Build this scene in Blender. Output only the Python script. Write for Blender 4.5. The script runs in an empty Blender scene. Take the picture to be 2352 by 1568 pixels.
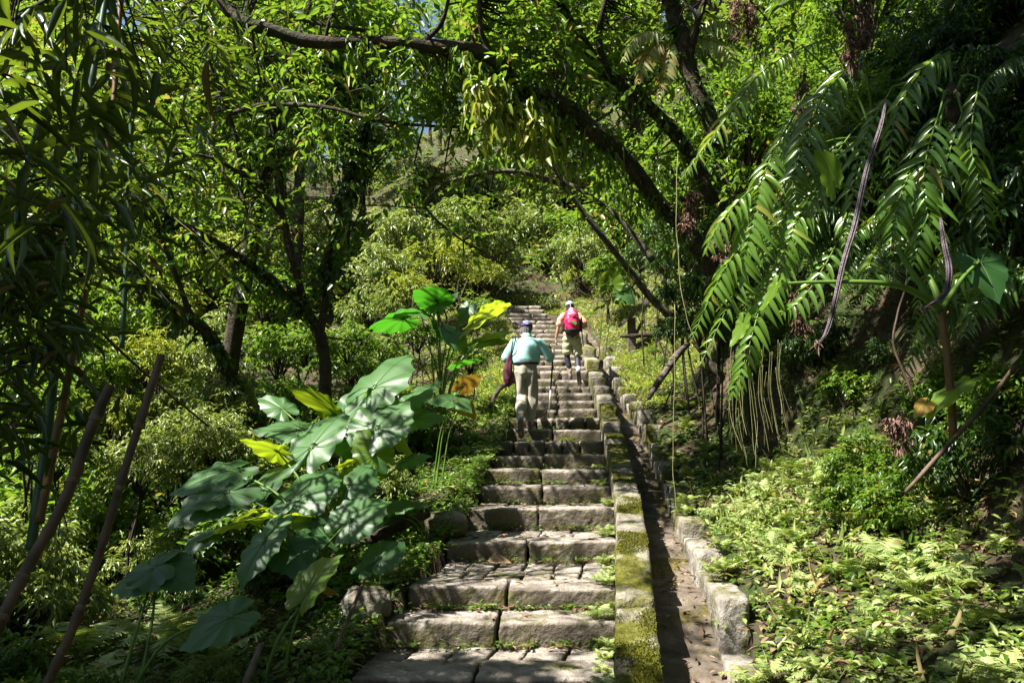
import bpy, bmesh, math, random
import numpy as np
from mathutils import Vector, Matrix, noise as mnoise

rng = np.random.default_rng(7)
random.seed(7)
scene = bpy.context.scene
COL = scene.collection

# ------------------------------------------------------------------ camera
PITCH = math.radians(7.75)
FD = 2352 * 28.0 / 36.0          # focal length in pixels of a 2352 px wide view of the photograph
cam_data = bpy.data.cameras.new("camera")
cam_data.lens = 28.0
cam_data.sensor_width = 36.0
cam_data.clip_start = 0.05
cam_data.clip_end = 500.0
cam = bpy.data.objects.new("camera", cam_data)
COL.objects.link(cam)
cam.location = (0, 0, 0)
cam.rotation_euler = (math.radians(90) + PITCH, 0, 0)
scene.camera = cam

# ------------------------------------------------------------------ sky, sun, exposure
TO_SUN = Vector((-0.64, -0.28, 1.0)).normalized()
world = bpy.data.worlds.new("World")
scene.world = world
world.use_nodes = True
wn = world.node_tree.nodes
wl = world.node_tree.links
bg = wn["Background"]
sky = wn.new("ShaderNodeTexSky")
sky.sky_type = 'NISHITA'
sky.sun_disc = False
sky.sun_elevation = math.asin(TO_SUN.z)
sky.sun_rotation = math.atan2(TO_SUN.x, TO_SUN.y)
wl.new(sky.outputs[0], bg.inputs[0])
bg.inputs[1].default_value = 0.05
sun_data = bpy.data.lights.new("sun", 'SUN')
sun_data.energy = 5.0
sun_data.angle = math.radians(0.5)
sun_data.color = (1.0, 0.95, 0.86)
sun = bpy.data.objects.new("sun", sun_data)
COL.objects.link(sun)
sun.rotation_euler = TO_SUN.to_track_quat('Z', 'Y').to_euler()
scene.view_settings.view_transform = 'Standard'
scene.view_settings.look = 'None'
scene.view_settings.exposure = 1.85
scene.view_settings.gamma = 1.0
cy = scene.cycles
cy.max_bounces = 6
cy.diffuse_bounces = 1
cy.glossy_bounces = 2
cy.transmission_bounces = 4
cy.transparent_max_bounces = 4
cy.caustics_reflective = False
cy.caustics_refractive = False
cy.use_denoising = True


# ------------------------------------------------------------------ helpers
def at(px, py, Y):
    """World point at forward distance Y that the 2352 x 1568 photograph shows at px, py."""
    x = (px - 1176.0) / FD
    v = (784.0 - py) / FD
    d = np.array([x, math.cos(PITCH) - v * math.sin(PITCH), math.sin(PITCH) + v * math.cos(PITCH)])
    return d * (Y / d[1])


def norm(a):
    a = np.asarray(a, float)
    return a / np.maximum(np.linalg.norm(a, axis=-1, keepdims=True), 1e-9)


def rand_unit(n):
    return norm(rng.normal(size=(n, 3)))


def vnoise(P, scale, seed=0.0):
    """cheap smooth pseudo noise in about -1..1 for an (n,3) array"""
    P = np.asarray(P, float) * scale + seed
    x, y, z = P[..., 0], P[..., 1], P[..., 2]
    a = np.sin(1.7 * x + 2.3 * np.sin(1.1 * y + 0.7 * z)) + np.sin(2.1 * y + 1.9 * np.sin(1.3 * z + 0.6 * x)) + np.sin(1.9 * z + 2.1 * np.sin(0.9 * x + 1.2 * y))
    b = np.sin(4.3 * x + 1.3 * y + 2.0 * np.sin(2.7 * z)) * np.sin(3.9 * y - 1.7 * z + 1.5 * np.sin(3.1 * x))
    return (a / 3.0) * 0.7 + b * 0.3


class MB:
    """collects vertices and triangles for one mesh"""
    def __init__(self):
        self.V, self.F, self.T, self.M, self.n = [], [], [], [], 0

    def add(self, V, F, tint=0.5, mat=0):
        V = np.asarray(V, float).reshape(-1, 3)
        F = np.asarray(F, int).reshape(-1, 3)
        self.V.append(V)
        self.F.append(F + self.n)
        self.T.append(np.broadcast_to(np.asarray(tint, float), (len(V),)))
        self.M.append(np.full(len(F), mat, int))
        self.n += len(V)

    def mesh(self, name, mats, smooth=True):
        me = bpy.data.meshes.new(name)
        V = np.concatenate(self.V); F = np.concatenate(self.F)
        me.vertices.add(len(V)); me.vertices.foreach_set("co", V.ravel().astype(np.float32))
        me.loops.add(F.size); me.loops.foreach_set("vertex_index", F.ravel().astype(np.int32))
        me.polygons.add(len(F))
        me.polygons.foreach_set("loop_start", (np.arange(len(F)) * 3).astype(np.int32))
        me.polygons.foreach_set("loop_total", np.full(len(F), 3, np.int32))
        if not isinstance(mats, (list, tuple)):
            mats = [mats]
        for m in mats:
            me.materials.append(m)
        if len(mats) > 1:
            me.polygons.foreach_set("material_index", np.concatenate(self.M).astype(np.int32))
        me.polygons.foreach_set("use_smooth", np.full(len(F), bool(smooth)))
        me.update(calc_edges=True)
        a = me.attributes.new("tint", 'FLOAT', 'POINT')
        a.data.foreach_set("value", np.concatenate(self.T).astype(np.float32))
        return me

    def build(self, name, mats, parent=None, smooth=True):
        return link(name, self.mesh(name, mats, smooth), parent)


def link(name, data, parent=None, loc=None, rot=None, scale=None):
    o = bpy.data.objects.new(name, data)
    COL.objects.link(o)
    if parent is not None:
        o.parent = parent
    if loc is not None:
        o.location = tuple(float(c) for c in loc)
    if rot is not None:
        o.rotation_euler = tuple(float(c) for c in rot)
    if scale is not None:
        o.scale = (scale,) * 3 if np.isscalar(scale) else tuple(scale)
    return o


def tag(o, label=None, cat=None, group=None, kind=None):
    if label: o["label"] = label
    if cat: o["category"] = cat
    if group: o["group"] = group
    if kind: o["kind"] = kind
    return o


def thing(name, label, cat, loc=(0, 0, 0), rot=None, group=None, scale=None):
    o = link(name, None, None, loc, rot, scale)
    o.empty_display_size = 0.1
    return tag(o, label, cat, group)


def tube(mb, pts, rad, n=8, tint=0.5, cap=True, wob=0.0, mat=0, flat=1.0):
    """swept tapered tube along pts"""
    pts = np.asarray(pts, float); m = len(pts)
    rad = np.broadcast_to(np.asarray(rad, float), (m,)) if np.ndim(rad) == 0 or len(np.atleast_1d(rad)) == m else np.interp(np.linspace(0, 1, m), np.linspace(0, 1, len(rad)), rad)
    tan = norm(np.gradient(pts, axis=0))
    ref = np.array([0.0, 0.0, 1.0]) if abs(tan[0][2]) < 0.9 else np.array([1.0, 0.0, 0.0])
    V = []
    x = norm(np.cross(ref, tan[0]))
    ang = np.linspace(0, 2 * np.pi, n, endpoint=False)
    for i in range(m):
        x = norm(x - tan[i] * np.dot(x, tan[i]))
        y = np.cross(tan[i], x)
        r = rad[i] * (1 + wob * vnoise(np.stack([np.cos(ang), np.sin(ang), np.full(n, i * 0.45)], 1), 1.6, pts[0][0] * 3))
        V.append(pts[i] + np.outer(np.cos(ang) * r, x) + np.outer(np.sin(ang) * r * flat, y))
    V = np.concatenate(V)
    F = []
    for i in range(m - 1):
        a = i * n + np.arange(n); b = i * n + (np.arange(n) + 1) % n
        F.append(np.stack([a, b, b + n], 1)); F.append(np.stack([a, b + n, a + n], 1))
    F = np.concatenate(F)
    if cap:
        c0, c1 = len(V), len(V) + 1
        V = np.concatenate([V, pts[:1], pts[-1:]])
        k = np.arange(n); k1 = (k + 1) % n
        F = np.concatenate([F, np.stack([k1, k, np.full(n, c0)], 1), np.stack([(m - 1) * n + k, (m - 1) * n + k1, np.full(n, c1)], 1)])
    mb.add(V, F, tint, mat)


def curve(ctrl, n=24):
    """Catmull-Rom through control points"""
    P = np.asarray(ctrl, float)
    P = np.concatenate([[2 * P[0] - P[1]], P, [2 * P[-1] - P[-2]]])
    out = []
    segs = len(P) - 3
    for s in np.linspace(0, segs - 1e-6, n):
        i = int(s); t = s - i
        p0, p1, p2, p3 = P[i:i + 4]
        out.append(0.5 * ((2 * p1) + (-p0 + p2) * t + (2 * p0 - 5 * p1 + 4 * p2 - p3) * t * t + (-p0 + 3 * p1 - 3 * p2 + p3) * t ** 3))
    return np.array(out)


# leaf templates: x = half widths (scaled by W), y along the leaf (L), z out of the blade (L)
def tmpl(ys, ws, fold=0.10, droop=0.18):
    V = [(0, 0, 0)]; F = []
    ys = list(ys); ws = list(ws)
    prev = None
    for y, w in zip(ys, ws):
        k = len(V)
        z = -droop * y * y
        V += [(-w, y, z + fold * w), (0, y, z), (w, y, z + fold * w)]
        if prev is None:
            F += [(0, k + 1, k), (0, k + 2, k + 1)]
        else:
            p = prev
            F += [(p, p + 1, k + 1), (p, k + 1, k), (p + 1, p + 2, k + 2), (p + 1, k + 2, k + 1)]
        prev = k
    k = len(V); V.append((0, 1, -droop))
    F += [(prev, prev + 1, k), (prev + 1, prev + 2, k)]
    return np.array(V, float), np.array(F, int)


LEAF_OVAL = tmpl([0.28, 0.62], [0.46, 0.42], 0.25, 0.16)
LEAF_LONG = tmpl([0.22, 0.6], [0.5, 0.36], 0.3, 0.22)
LEAF_BIG = tmpl([0.12, 0.3, 0.5, 0.7, 0.86], [0.33, 0.5, 0.5, 0.38, 0.2], 0.3, 0.22)
LEAF_BLADE = tmpl([0.08, 0.25, 0.5, 0.75, 0.9], [0.3, 0.5, 0.47, 0.3, 0.13], 0.25, 0.16)
LEAF_TINY = (np.array([(0, 0, 0), (-0.5, 0.45, 0.05), (0.5, 0.45, 0.05), (0, 1, -0.1)], float), np.array([(0, 3, 1), (0, 2, 3)]))
_n = 7
LEAF_SAW = tmpl([(i + (0.15 if i % 2 else 0.5)) / (2 * _n) * 1.0 + 0.02 for i in range(2 * _n - 1)],
                [(0.5 if i % 2 == 0 else 0.27) * (1 - (i / (2.0 * _n)) ** 1.7) + 0.02 for i in range(2 * _n - 1)], 0.15, 0.12)
LEAF_PINNA = tmpl([0.06, 0.2, 0.4, 0.6, 0.8, 0.92], [0.42, 0.5, 0.47, 0.38, 0.22, 0.1], 0.22, 0.30)


def leaves(mb, P, D, N, L, W, tint, T=LEAF_OVAL, mat=0):
    tv, tf = T
    P = np.asarray(P, float); n = len(P)
    if n == 0: return
    D = norm(np.broadcast_to(D, (n, 3))); N = np.broadcast_to(N, (n, 3))
    X = norm(np.cross(D, N)); Z = np.cross(X, D)
    L = np.broadcast_to(np.asarray(L, float), (n,)); W = np.broadcast_to(np.asarray(W, float), (n,))
    tint = np.broadcast_to(np.asarray(tint, float), (n,))
    V = P[:, None, :] + X[:, None, :] * (tv[None, :, 0:1] * W[:, None, None]) + D[:, None, :] * (tv[None, :, 1:2] * L[:, None, None]) + Z[:, None, :] * (tv[None, :, 2:3] * L[:, None, None])
    F = tf[None] + (np.arange(n) * len(tv))[:, None, None]
    mb.add(V.reshape(-1, 3), F.reshape(-1, 3), np.repeat(tint, len(tv)), mat)


def tints(n, yellow=0.05):
    t = np.clip(rng.normal(0.42, 0.2, n), 0.02, 0.85)
    y = rng.random(n) < yellow
    t[y] = rng.uniform(0.88, 1.0, y.sum())
    return t


def spray(mb, C, r, n, L, W=None, T=LEAF_OVAL, droop=0.35, yellow=0.04, flatten=0.75, up=0.9, out=None):
    """n leaves a clump, set along short twigs that radiate from each clump centre (k,3)"""
    C = np.atleast_2d(np.asarray(C, float)); k = len(C)
    per = 8
    m = max(2, n // per)
    R = np.broadcast_to(np.asarray(r, float), (k,))
    ci = np.repeat(np.arange(k), m)                       # twig -> clump
    td = rand_unit(len(ci)); td[:, 2] = td[:, 2] * flatten - 0.12
    start = C[ci] + rand_unit(len(ci)) * (R[ci] * 0.35)[:, None]
    ti = np.repeat(np.arange(len(ci)), per)               # leaf -> twig
    s = np.tile((np.arange(per) + 0.6) / per, len(ci)) * rng.uniform(0.85, 1.15, len(ti))
    d = norm(td)[ti]
    side = norm(np.cross(d, np.array([0.05, 0.1, 1.0])))
    sg = np.tile(np.where(np.arange(per) % 2, 1.0, -1.0), len(ci))[:, None]
    P = start[ti] + d * (s * R[ci][ti] * rng.uniform(0.75, 1.1, len(ti)))[:, None]
    P[:, 2] -= 0.25 * R[ci][ti] * s ** 2
    D = d * (0.35 + 0.65 * s)[:, None] + side * sg * (0.9 - 0.4 * s)[:, None] + rng.normal(size=P.shape) * 0.22
    D[:, 2] -= droop
    N = rng.normal(size=P.shape) * 0.38; N[:, 2] += up
    Ls = L * rng.uniform(0.6, 1.25, len(ti))
    Ws = (W if W else L * 0.42) * rng.uniform(0.75, 1.2, len(ti))
    base = rng.normal(0, 0.10, k)[ci][ti] + rng.normal(0, 0.07, len(ci))[ti]
    leaves(mb, P, D, N, Ls, Ws, np.clip(tints(len(ti), yellow) + base, 0, 1), T)


# ------------------------------------------------------------------ materials
def nodes_of(name):
    m = bpy.data.materials.new(name)
    m.use_nodes = True
    nt = m.node_tree
    return m, nt.nodes, nt.links, nt.nodes["Principled BSDF"], nt.nodes["Material Output"]


def ramp(N, pts):
    r = N.new("ShaderNodeValToRGB")
    e = r.color_ramp.elements
    while len(e) < len(pts): e.new(0.5)
    for el, (p, c) in zip(e, pts):
        el.position = p
        el.color = (*c, 1)
    return r


def leaf_mat(name, cols, trans=(0.25, 0.42, 0.03), fac=0.35, rough=0.4, spec=0.5, bump=0.0):
    """cols: three colours from dark leaf, light leaf to the rare yellowed leaf"""
    m, N, L, p, out = nodes_of(name)
    a = N.new("ShaderNodeAttribute"); a.attribute_name = "tint"
    oi = N.new("ShaderNodeObjectInfo")
    ad = N.new("ShaderNodeMath"); ad.operation = 'MULTIPLY_ADD'
    L.new(oi.outputs["Random"], ad.inputs[0]); ad.inputs[1].default_value = 0.16
    L.new(a.outputs["Fac"], ad.inputs[2])
    sub = N.new("ShaderNodeMath"); sub.operation = 'SUBTRACT'; sub.inputs[1].default_value = 0.05
    L.new(ad.outputs[0], sub.inputs[0])
    r = ramp(N, [(0.0, cols[0]), (0.8, cols[1]), (0.9, cols[2])])
    L.new(sub.outputs[0], r.inputs[0])
    L.new(r.outputs[0], p.inputs["Base Color"])
    p.inputs["Roughness"].default_value = rough
    p.inputs["Specular IOR Level"].default_value = spec
    t = N.new("ShaderNodeBsdfTranslucent")
    mx = N.new("ShaderNodeMix"); mx.data_type = 'RGBA'; mx.blend_type = 'MULTIPLY'
    mx.inputs[0].default_value = 0.0
    tr = ramp(N, [(0.0, tuple(c * 0.6 for c in trans)), (0.8, trans), (0.9, tuple(min(1, c * 1.6) for c in cols[2]))])
    L.new(sub.outputs[0], tr.inputs[0])
    L.new(tr.outputs[0], t.inputs["Color"])
    ms = N.new("ShaderNodeMixShader"); ms.inputs[0].default_value = fac
    L.new(p.outputs[0], ms.inputs[1]); L.new(t.outputs[0], ms.inputs[2])
    L.new(ms.outputs[0], out.inputs["Surface"])
    return m


def solid_mat(name, c1, c2, scale=8.0, rough=0.75, bump=0.15, spec=0.3, detail=6.0, bscale=None, moss=None, moss_at=(0.5, 0.6), moss_scale=2.5, coord="Position", upright_tone=None):
    m, N, L, p, out = nodes_of(name)
    if coord == "Position":
        g = N.new("ShaderNodeNewGeometry"); src = g.outputs["Position"]
    else:
        g = N.new("ShaderNodeTexCoord"); src = g.outputs["Object"]
    n = N.new("ShaderNodeTexNoise"); n.inputs["Scale"].default_value = scale; n.inputs["Detail"].default_value = detail
    L.new(src, n.inputs["Vector"])
    r = ramp(N, [(0.3, c1), (0.7, c2)])
    L.new(n.outputs["Fac"], r.inputs[0])
    colour = r.outputs[0]
    if moss:
        n2 = N.new("ShaderNodeTexNoise"); n2.inputs["Scale"].default_value = moss_scale; n2.inputs["Detail"].default_value = 8.0; n2.inputs["Roughness"].default_value = 0.65
        L.new(src, n2.inputs["Vector"])
        r2 = ramp(N, [(moss_at[0], (0, 0, 0)), (moss_at[1], (1, 1, 1))])
        L.new(n2.outputs["Fac"], r2.inputs[0])
        n3 = N.new("ShaderNodeTexNoise"); n3.inputs["Scale"].default_value = 26.0
        L.new(src, n3.inputs["Vector"])
        n3.inputs["Detail"].default_value = 7.0; n3.inputs["Roughness"].default_value = 0.7
        r3 = ramp(N, [(0.32, tuple(c * 0.28 for c in moss)), (0.68, tuple(c * 1.5 for c in moss))])
        L.new(n3.outputs["Fac"], r3.inputs[0])
        mx = N.new("ShaderNodeMix"); mx.data_type = 'RGBA'
        L.new(r2.outputs[0], mx.inputs[0])
        L.new(colour, mx.inputs[6]); L.new(r3.outputs[0], mx.inputs[7])
        colour = mx.outputs[2]
    if upright_tone:      # browner colour and moss patches on upright faces, broken by noise
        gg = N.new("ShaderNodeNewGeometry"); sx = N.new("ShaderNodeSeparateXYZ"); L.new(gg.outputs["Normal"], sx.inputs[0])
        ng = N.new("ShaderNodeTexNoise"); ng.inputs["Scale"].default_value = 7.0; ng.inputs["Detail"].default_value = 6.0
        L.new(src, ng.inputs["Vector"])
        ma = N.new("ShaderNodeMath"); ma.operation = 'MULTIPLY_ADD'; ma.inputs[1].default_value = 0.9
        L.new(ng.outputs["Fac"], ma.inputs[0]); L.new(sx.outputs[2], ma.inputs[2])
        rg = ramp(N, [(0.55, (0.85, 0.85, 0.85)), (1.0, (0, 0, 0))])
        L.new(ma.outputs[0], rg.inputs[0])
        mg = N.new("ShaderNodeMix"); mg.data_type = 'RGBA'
        L.new(rg.outputs[0], mg.inputs[0]); L.new(colour, mg.inputs[6]); mg.inputs[7].default_value = (*upright_tone, 1)
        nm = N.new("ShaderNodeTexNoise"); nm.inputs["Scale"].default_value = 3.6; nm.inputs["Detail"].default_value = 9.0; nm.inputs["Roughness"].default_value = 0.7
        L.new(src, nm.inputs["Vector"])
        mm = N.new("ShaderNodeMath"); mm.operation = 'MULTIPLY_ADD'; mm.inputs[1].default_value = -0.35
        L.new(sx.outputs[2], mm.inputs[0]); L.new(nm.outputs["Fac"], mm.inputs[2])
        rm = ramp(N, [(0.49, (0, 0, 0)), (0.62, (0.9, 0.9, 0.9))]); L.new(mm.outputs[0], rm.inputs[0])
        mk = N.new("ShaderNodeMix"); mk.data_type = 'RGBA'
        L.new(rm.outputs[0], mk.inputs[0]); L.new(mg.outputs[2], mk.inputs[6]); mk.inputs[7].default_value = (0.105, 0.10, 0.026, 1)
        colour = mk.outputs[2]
    L.new(colour, p.inputs["Base Color"])
    p.inputs["Roughness"].default_value = rough
    p.inputs["Specular IOR Level"].default_value = spec
    if bump:
        nb = N.new("ShaderNodeTexNoise"); nb.inputs["Scale"].default_value = bscale or scale * 3; nb.inputs["Detail"].default_value = 8.0
        nb.inputs["Roughness"].default_value = 0.6
        L.new(src, nb.inputs["Vector"])
        b = N.new("ShaderNodeBump"); b.inputs["Strength"].default_value = min(1.0, bump * 3); b.inputs["Distance"].default_value = 0.02 * bump / 0.15
        L.new(nb.outputs["Fac"], b.inputs["Height"])
        L.new(b.outputs[0], p.inputs["Normal"])
    return m


YEL = (0.22, 0.19, 0.03)
M_LEAF = leaf_mat("tree_leaf", [(0.032, 0.080, 0.010), (0.100, 0.185, 0.018), YEL], trans=(0.26, 0.44, 0.03), fac=0.42)
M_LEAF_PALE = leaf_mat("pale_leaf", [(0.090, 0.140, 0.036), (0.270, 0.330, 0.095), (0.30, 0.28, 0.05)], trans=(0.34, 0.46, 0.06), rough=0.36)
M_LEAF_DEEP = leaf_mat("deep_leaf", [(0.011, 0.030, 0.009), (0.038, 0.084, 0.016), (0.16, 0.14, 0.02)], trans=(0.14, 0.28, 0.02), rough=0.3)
M_LEAF_YELLOW = leaf_mat("yellow_green_leaf", [(0.090, 0.150, 0.014), (0.220, 0.280, 0.030), (0.34, 0.31, 0.06)], trans=(0.46, 0.54, 0.03))
M_BAMBOO_LEAF = leaf_mat("bamboo_leaf", [(0.012, 0.032, 0.010), (0.052, 0.090, 0.016), (0.13, 0.09, 0.03)], trans=(0.19, 0.28, 0.016), rough=0.33)
M_FERN = leaf_mat("fern_leaf", [(0.120, 0.200, 0.035), (0.380, 0.450, 0.170), (0.28, 0.20, 0.06)], trans=(0.35, 0.46, 0.05), rough=0.5)
M_FROND = leaf_mat("big_frond_leaf", [(0.040, 0.105, 0.016), (0.110, 0.210, 0.026), YEL], trans=(0.34, 0.52, 0.03), rough=0.28, spec=0.7)
M_TARO = leaf_mat("elephant_ear_leaf", [(0.028, 0.090, 0.024), (0.075, 0.170, 0.048), (0.30, 0.24, 0.02)], trans=(0.20, 0.46, 0.02), fac=0.33, rough=0.45, spec=0.5)
M_TARO_YELLOW = leaf_mat("elephant_ear_pale_leaf", [(0.070, 0.150, 0.015), (0.120, 0.210, 0.020), (0.30, 0.24, 0.02)], trans=(0.45, 0.60, 0.02), fac=0.5, rough=0.38)
M_TARO_GREEN = leaf_mat("elephant_ear_lit_leaf", [(0.030, 0.110, 0.020), (0.070, 0.160, 0.030), (0.30, 0.24, 0.02)], trans=(0.10, 0.44, 0.02), fac=0.5, rough=0.38)
M_LITTER = leaf_mat("dead_leaf", [(0.080, 0.045, 0.025), (0.240, 0.160, 0.095), (0.30, 0.20, 0.10)], trans=(0.2, 0.12, 0.05), fac=0.1, rough=0.6, spec=0.3)
M_DEAD = leaf_mat("dried_frond", [(0.10, 0.055, 0.045), (0.22, 0.13, 0.10), (0.24, 0.15, 0.10)], trans=(0.2, 0.10, 0.06), fac=0.15, rough=0.7, spec=0.2)
M_WEED = leaf_mat("pale_weed_leaf", [(0.100, 0.165, 0.030), (0.330, 0.390, 0.120), (0.36, 0.28, 0.13)], trans=(0.35, 0.46, 0.06), rough=0.45)
M_MOSS = leaf_mat("raised_moss", [(0.045, 0.055, 0.006), (0.150, 0.150, 0.014), (0.20, 0.17, 0.03)], trans=(0.2, 0.22, 0.02), fac=0.2, rough=0.8, spec=0.15)
M_STEM = solid_mat("green_stem", (0.06, 0.13, 0.02), (0.12, 0.20, 0.03), 6, 0.45, 0.05)
M_TWIG = solid_mat("twig_bark", (0.020, 0.015, 0.010), (0.055, 0.042, 0.028), 14, 0.85, 0.15)
M_BARK = solid_mat("mossy_bark", (0.022, 0.016, 0.011), (0.080, 0.060, 0.040), 9, 0.9, 0.35, moss=(0.035, 0.050, 0.010), moss_at=(0.52, 0.62), moss_scale=3.0)
M_BARK_PALE = solid_mat("pale_lichen_bark", (0.05, 0.042, 0.03), (0.17, 0.15, 0.115), 16, 0.9, 0.3, moss=(0.05, 0.06, 0.015), moss_at=(0.5, 0.6), moss_scale=5.0)
M_VINE = solid_mat("vine_stem", (0.16, 0.17, 0.06), (0.28, 0.26, 0.12), 20, 0.7, 0.05)
M_STONE = solid_mat("weathered_stone", (0.120, 0.098, 0.080), (0.38, 0.335, 0.288), 5.5, 0.9, 0.3, bscale=22, moss=(0.075, 0.080, 0.014), moss_at=(0.54, 0.64), moss_scale=2.6, upright_tone=(0.098, 0.080, 0.056))
M_STONE_MOSSY = solid_mat("mossy_coping_stone", (0.12, 0.10, 0.075), (0.34, 0.315, 0.26), 6, 0.9, 0.32, bscale=24, moss=(0.100, 0.100, 0.010), moss_at=(0.44, 0.55), moss_scale=2.1)
M_EDGE = solid_mat("channel_edge_stone", (0.13, 0.115, 0.095), (0.36, 0.33, 0.285), 6, 0.9, 0.3, bscale=22, moss=(0.085, 0.085, 0.014), moss_at=(0.47, 0.58), moss_scale=2.4)
M_CHANNEL = solid_mat("damp_channel_stone", (0.050, 0.038, 0.027), (0.19, 0.155, 0.12), 6, 0.75, 0.25, bscale=20, moss=(0.09, 0.075, 0.012), moss_at=(0.5, 0.6), moss_scale=2.0)
M_SOIL = solid_mat("forest_soil", (0.028, 0.018, 0.011), (0.115, 0.080, 0.052), 3.5, 0.95, 0.5, bscale=28, moss=(0.040, 0.062, 0.012), moss_at=(0.44, 0.56), moss_scale=1.3)
M_BAMBOO = solid_mat("bamboo_culm", (0.035, 0.075, 0.045), (0.065, 0.12, 0.07), 5, 0.35, 0.05)
M_BAMBOO_DRY = solid_mat("dry_bamboo", (0.028, 0.018, 0.012), (0.125, 0.085, 0.056), 7, 0.6, 0.12)
M_BAMBOO_YEL = solid_mat("yellowed_bamboo", (0.09, 0.045, 0.016), (0.18, 0.105, 0.035), 6, 0.45, 0.06)
M_WOOD = solid_mat("weathered_wood", (0.065, 0.05, 0.042), (0.15, 0.12, 0.10), 12, 0.8, 0.2)
M_DARKWOOD = solid_mat("rotten_wood", (0.02, 0.014, 0.011), (0.075, 0.05, 0.038), 12, 0.9, 0.3)

# ------------------------------------------------------------------ the stairway line
# front edge of each step: image row and the two ends in the photograph (2500 px wide), forward distance, joints
STEPS = [  # y, xl, xr, Y, joints
    (1652, 850, 1446, 4.72, [1155]),
    (1514, 938, 1480, 5.44, [1216]),
    (1432, 994, 1482, 5.85, [1238]),
    (1322, 1086, 1482, 7.15, [1289]),
    (1240, 1139, 1480, 8.30, [1314]),
    (1186, 1171, 1474, 9.10, [1324]),
    (1146, 1182, 1466, 9.75, [1322]),
    (1111, 1205, 1458, 10.35, [1328]),
    (1077, 1222, 1457, 10.95, [1254, 1293, 1333, 1373, 1417]),
    (1047, 1235, 1455, 11.50, [1350]),
    (1019, 1240, 1454, 12.05, [1310, 1354, 1392, 1430]),
    (998, 1250, 1450, 12.75, [1361]),
    (978, 1262, 1448, 13.50, [1364]),
    (960, 1268, 1446, 14.30, [1362]),
    (943, 1270, 1445, 15.00, [1330, 1360, 1390, 1420]),
    (926, 1272, 1444, 15.70, [1357]),
    (905, 1270, 1440, 16.30, [1318, 1370]),
    (892, 1268, 1436, 16.85, [1352]),
    (879, 1264, 1430, 17.40, [1330, 1380]),
    (866, 1262, 1424, 17.90, [1340]),
    (852, 1258, 1415, 18.40, [1325]),
    (838, 1254, 1405, 18.90, [1345]),
    (825, 1250, 1396, 19.35, [1320]),
    (814, 1246, 1386, 19.80, [1310]),
    (803, 1242, 1376, 20.25, [1330]),
    (793, 1238, 1366, 20.70, [1300]),
    (783, 1234, 1356, 21.15, [1310]),
    (774, 1230, 1346, 21.60, [1280]),
    (765, 1228, 1338, 22.05, [1300]),
    (756, 1226, 1330, 22.50, [1275]),
    (746, 1222, 1322, 23.00, [1290]),
]
S2D = 0.9408
st = []
for y, xl, xr, Y, js in STEPS:
    a = at(xl * S2D, y * S2D, Y); b = at(xr * S2D, y * S2D, Y)
    st.append(dict(Y=Y, z=a[2], xl=a[0], xr=b[0], js=[at(j * S2D, y * S2D, Y)[0] for j in js]))
sY = np.array([0.0] + [3.9] + [s['Y'] for s in st] + [60.0])
sZ = np.array([st[0]['z'] - 1.05] + [st[0]['z'] - 0.17] + [s['z'] for s in st] + [st[-1]['z'] + 0.8])
sL = np.array([-1.3] + [-1.1] + [s['xl'] for s in st] + [-6.0])
sR = np.array([0.15] + [0.42] + [s['xr'] for s in st] + [-4.0])


def ramp_z(Y): return np.interp(Y, sY, sZ)
def stair_l(Y): return np.interp(Y, sY, sL)
def stair_r(Y): return np.interp(Y, sY, sR)
WY = np.array([3.0, 4.44, 5.9, 7.2, 8.0, 9.5, 11.6, 14.7, 17.5, 20.0, 23.0, 60])
WX = np.array([0.38, 0.55, 0.745, 0.93, 1.02, 1.15, 1.29, 1.47, 1.60, 1.50, 1.05, -3.5])
def wall_l(Y): return np.interp(Y, WY, WX)
CHY = np.array([3.0, 4.5, 6.2, 8.3, 11.3, 15.5, 17.5, 20, 23, 60])
CHX = np.array([0.98, 1.23, 1.44, 1.66, 1.90, 1.98, 2.05, 2.0, 1.6, -3.0])
def chan_r(Y): return np.interp(Y, CHY, CHX)


def sstep(a, b, x):
    t = np.clip((x - a) / (b - a), 0, 1)
    return t * t * (3 - 2 * t)


def ground_z(x, y):
    x = np.asarray(x, float); y = np.asarray(y, float)
    sz = ramp_z(np.clip(y, 1.0, 60))
    xl = stair_l(y); xr = chan_r(y) + 0.16
    u = x - xr; v = xl - x
    near = 1 - sstep(15.0, 20.0, y)
    # bank on the right
    u0 = 1.5 - 0.75 * sstep(7.0, 9.5, y) * (1 - sstep(12.5, 15.0, y))
    bank = 0.02 + 0.42 * np.clip(np.minimum(u, u0), 0, 1.5) + near * (1.75 * np.clip(u - u0, 0, 2.3) + 0.9 * np.clip(u - u0 - 2.3, 0, 30)) + (1 - near) * (0.35 * np.clip(u - 1.5, 0, 30) + 0.4 * np.clip(u - 5, 0, 30))
    # slope on the left: falls away, then rises to a far hill
    left = -0.06 - 0.10 * np.clip(v, 0, 2) - 0.22 * np.clip(v - 1.2, 0, 4.5) + 0.30 * np.clip(v - 11, 0, 40)
    left = left + 0.07 * (1 - sstep(0.0, 0.5, v))
    fade = sstep(22.0, 24.5, y)
    h = np.where(u > 0, sz + bank, np.where(v > 0, sz + left, sz - 0.50 * (1 - fade)))
    hill = 0.70 * np.clip(y - 24.5, 0, 40) * (0.85 + 0.15 * np.sin(x * 0.21 + 1.0))
    h = h + hill
    P = np.stack([x, y, np.zeros_like(x)], -1)
    amp = np.where((u > 0.05) | (v > 0.15) | (y > 24), 1.0, 0.0)
    h = h + amp * (0.05 * vnoise(P, 2.1) + 0.16 * vnoise(P, 0.55, 3.0) * sstep(0.3, 2.5, np.maximum(u, v)))
    return h


def gpt(x, y, dz=0.0):
    return np.array([x, y, float(ground_z(x, y)) + dz])


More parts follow.
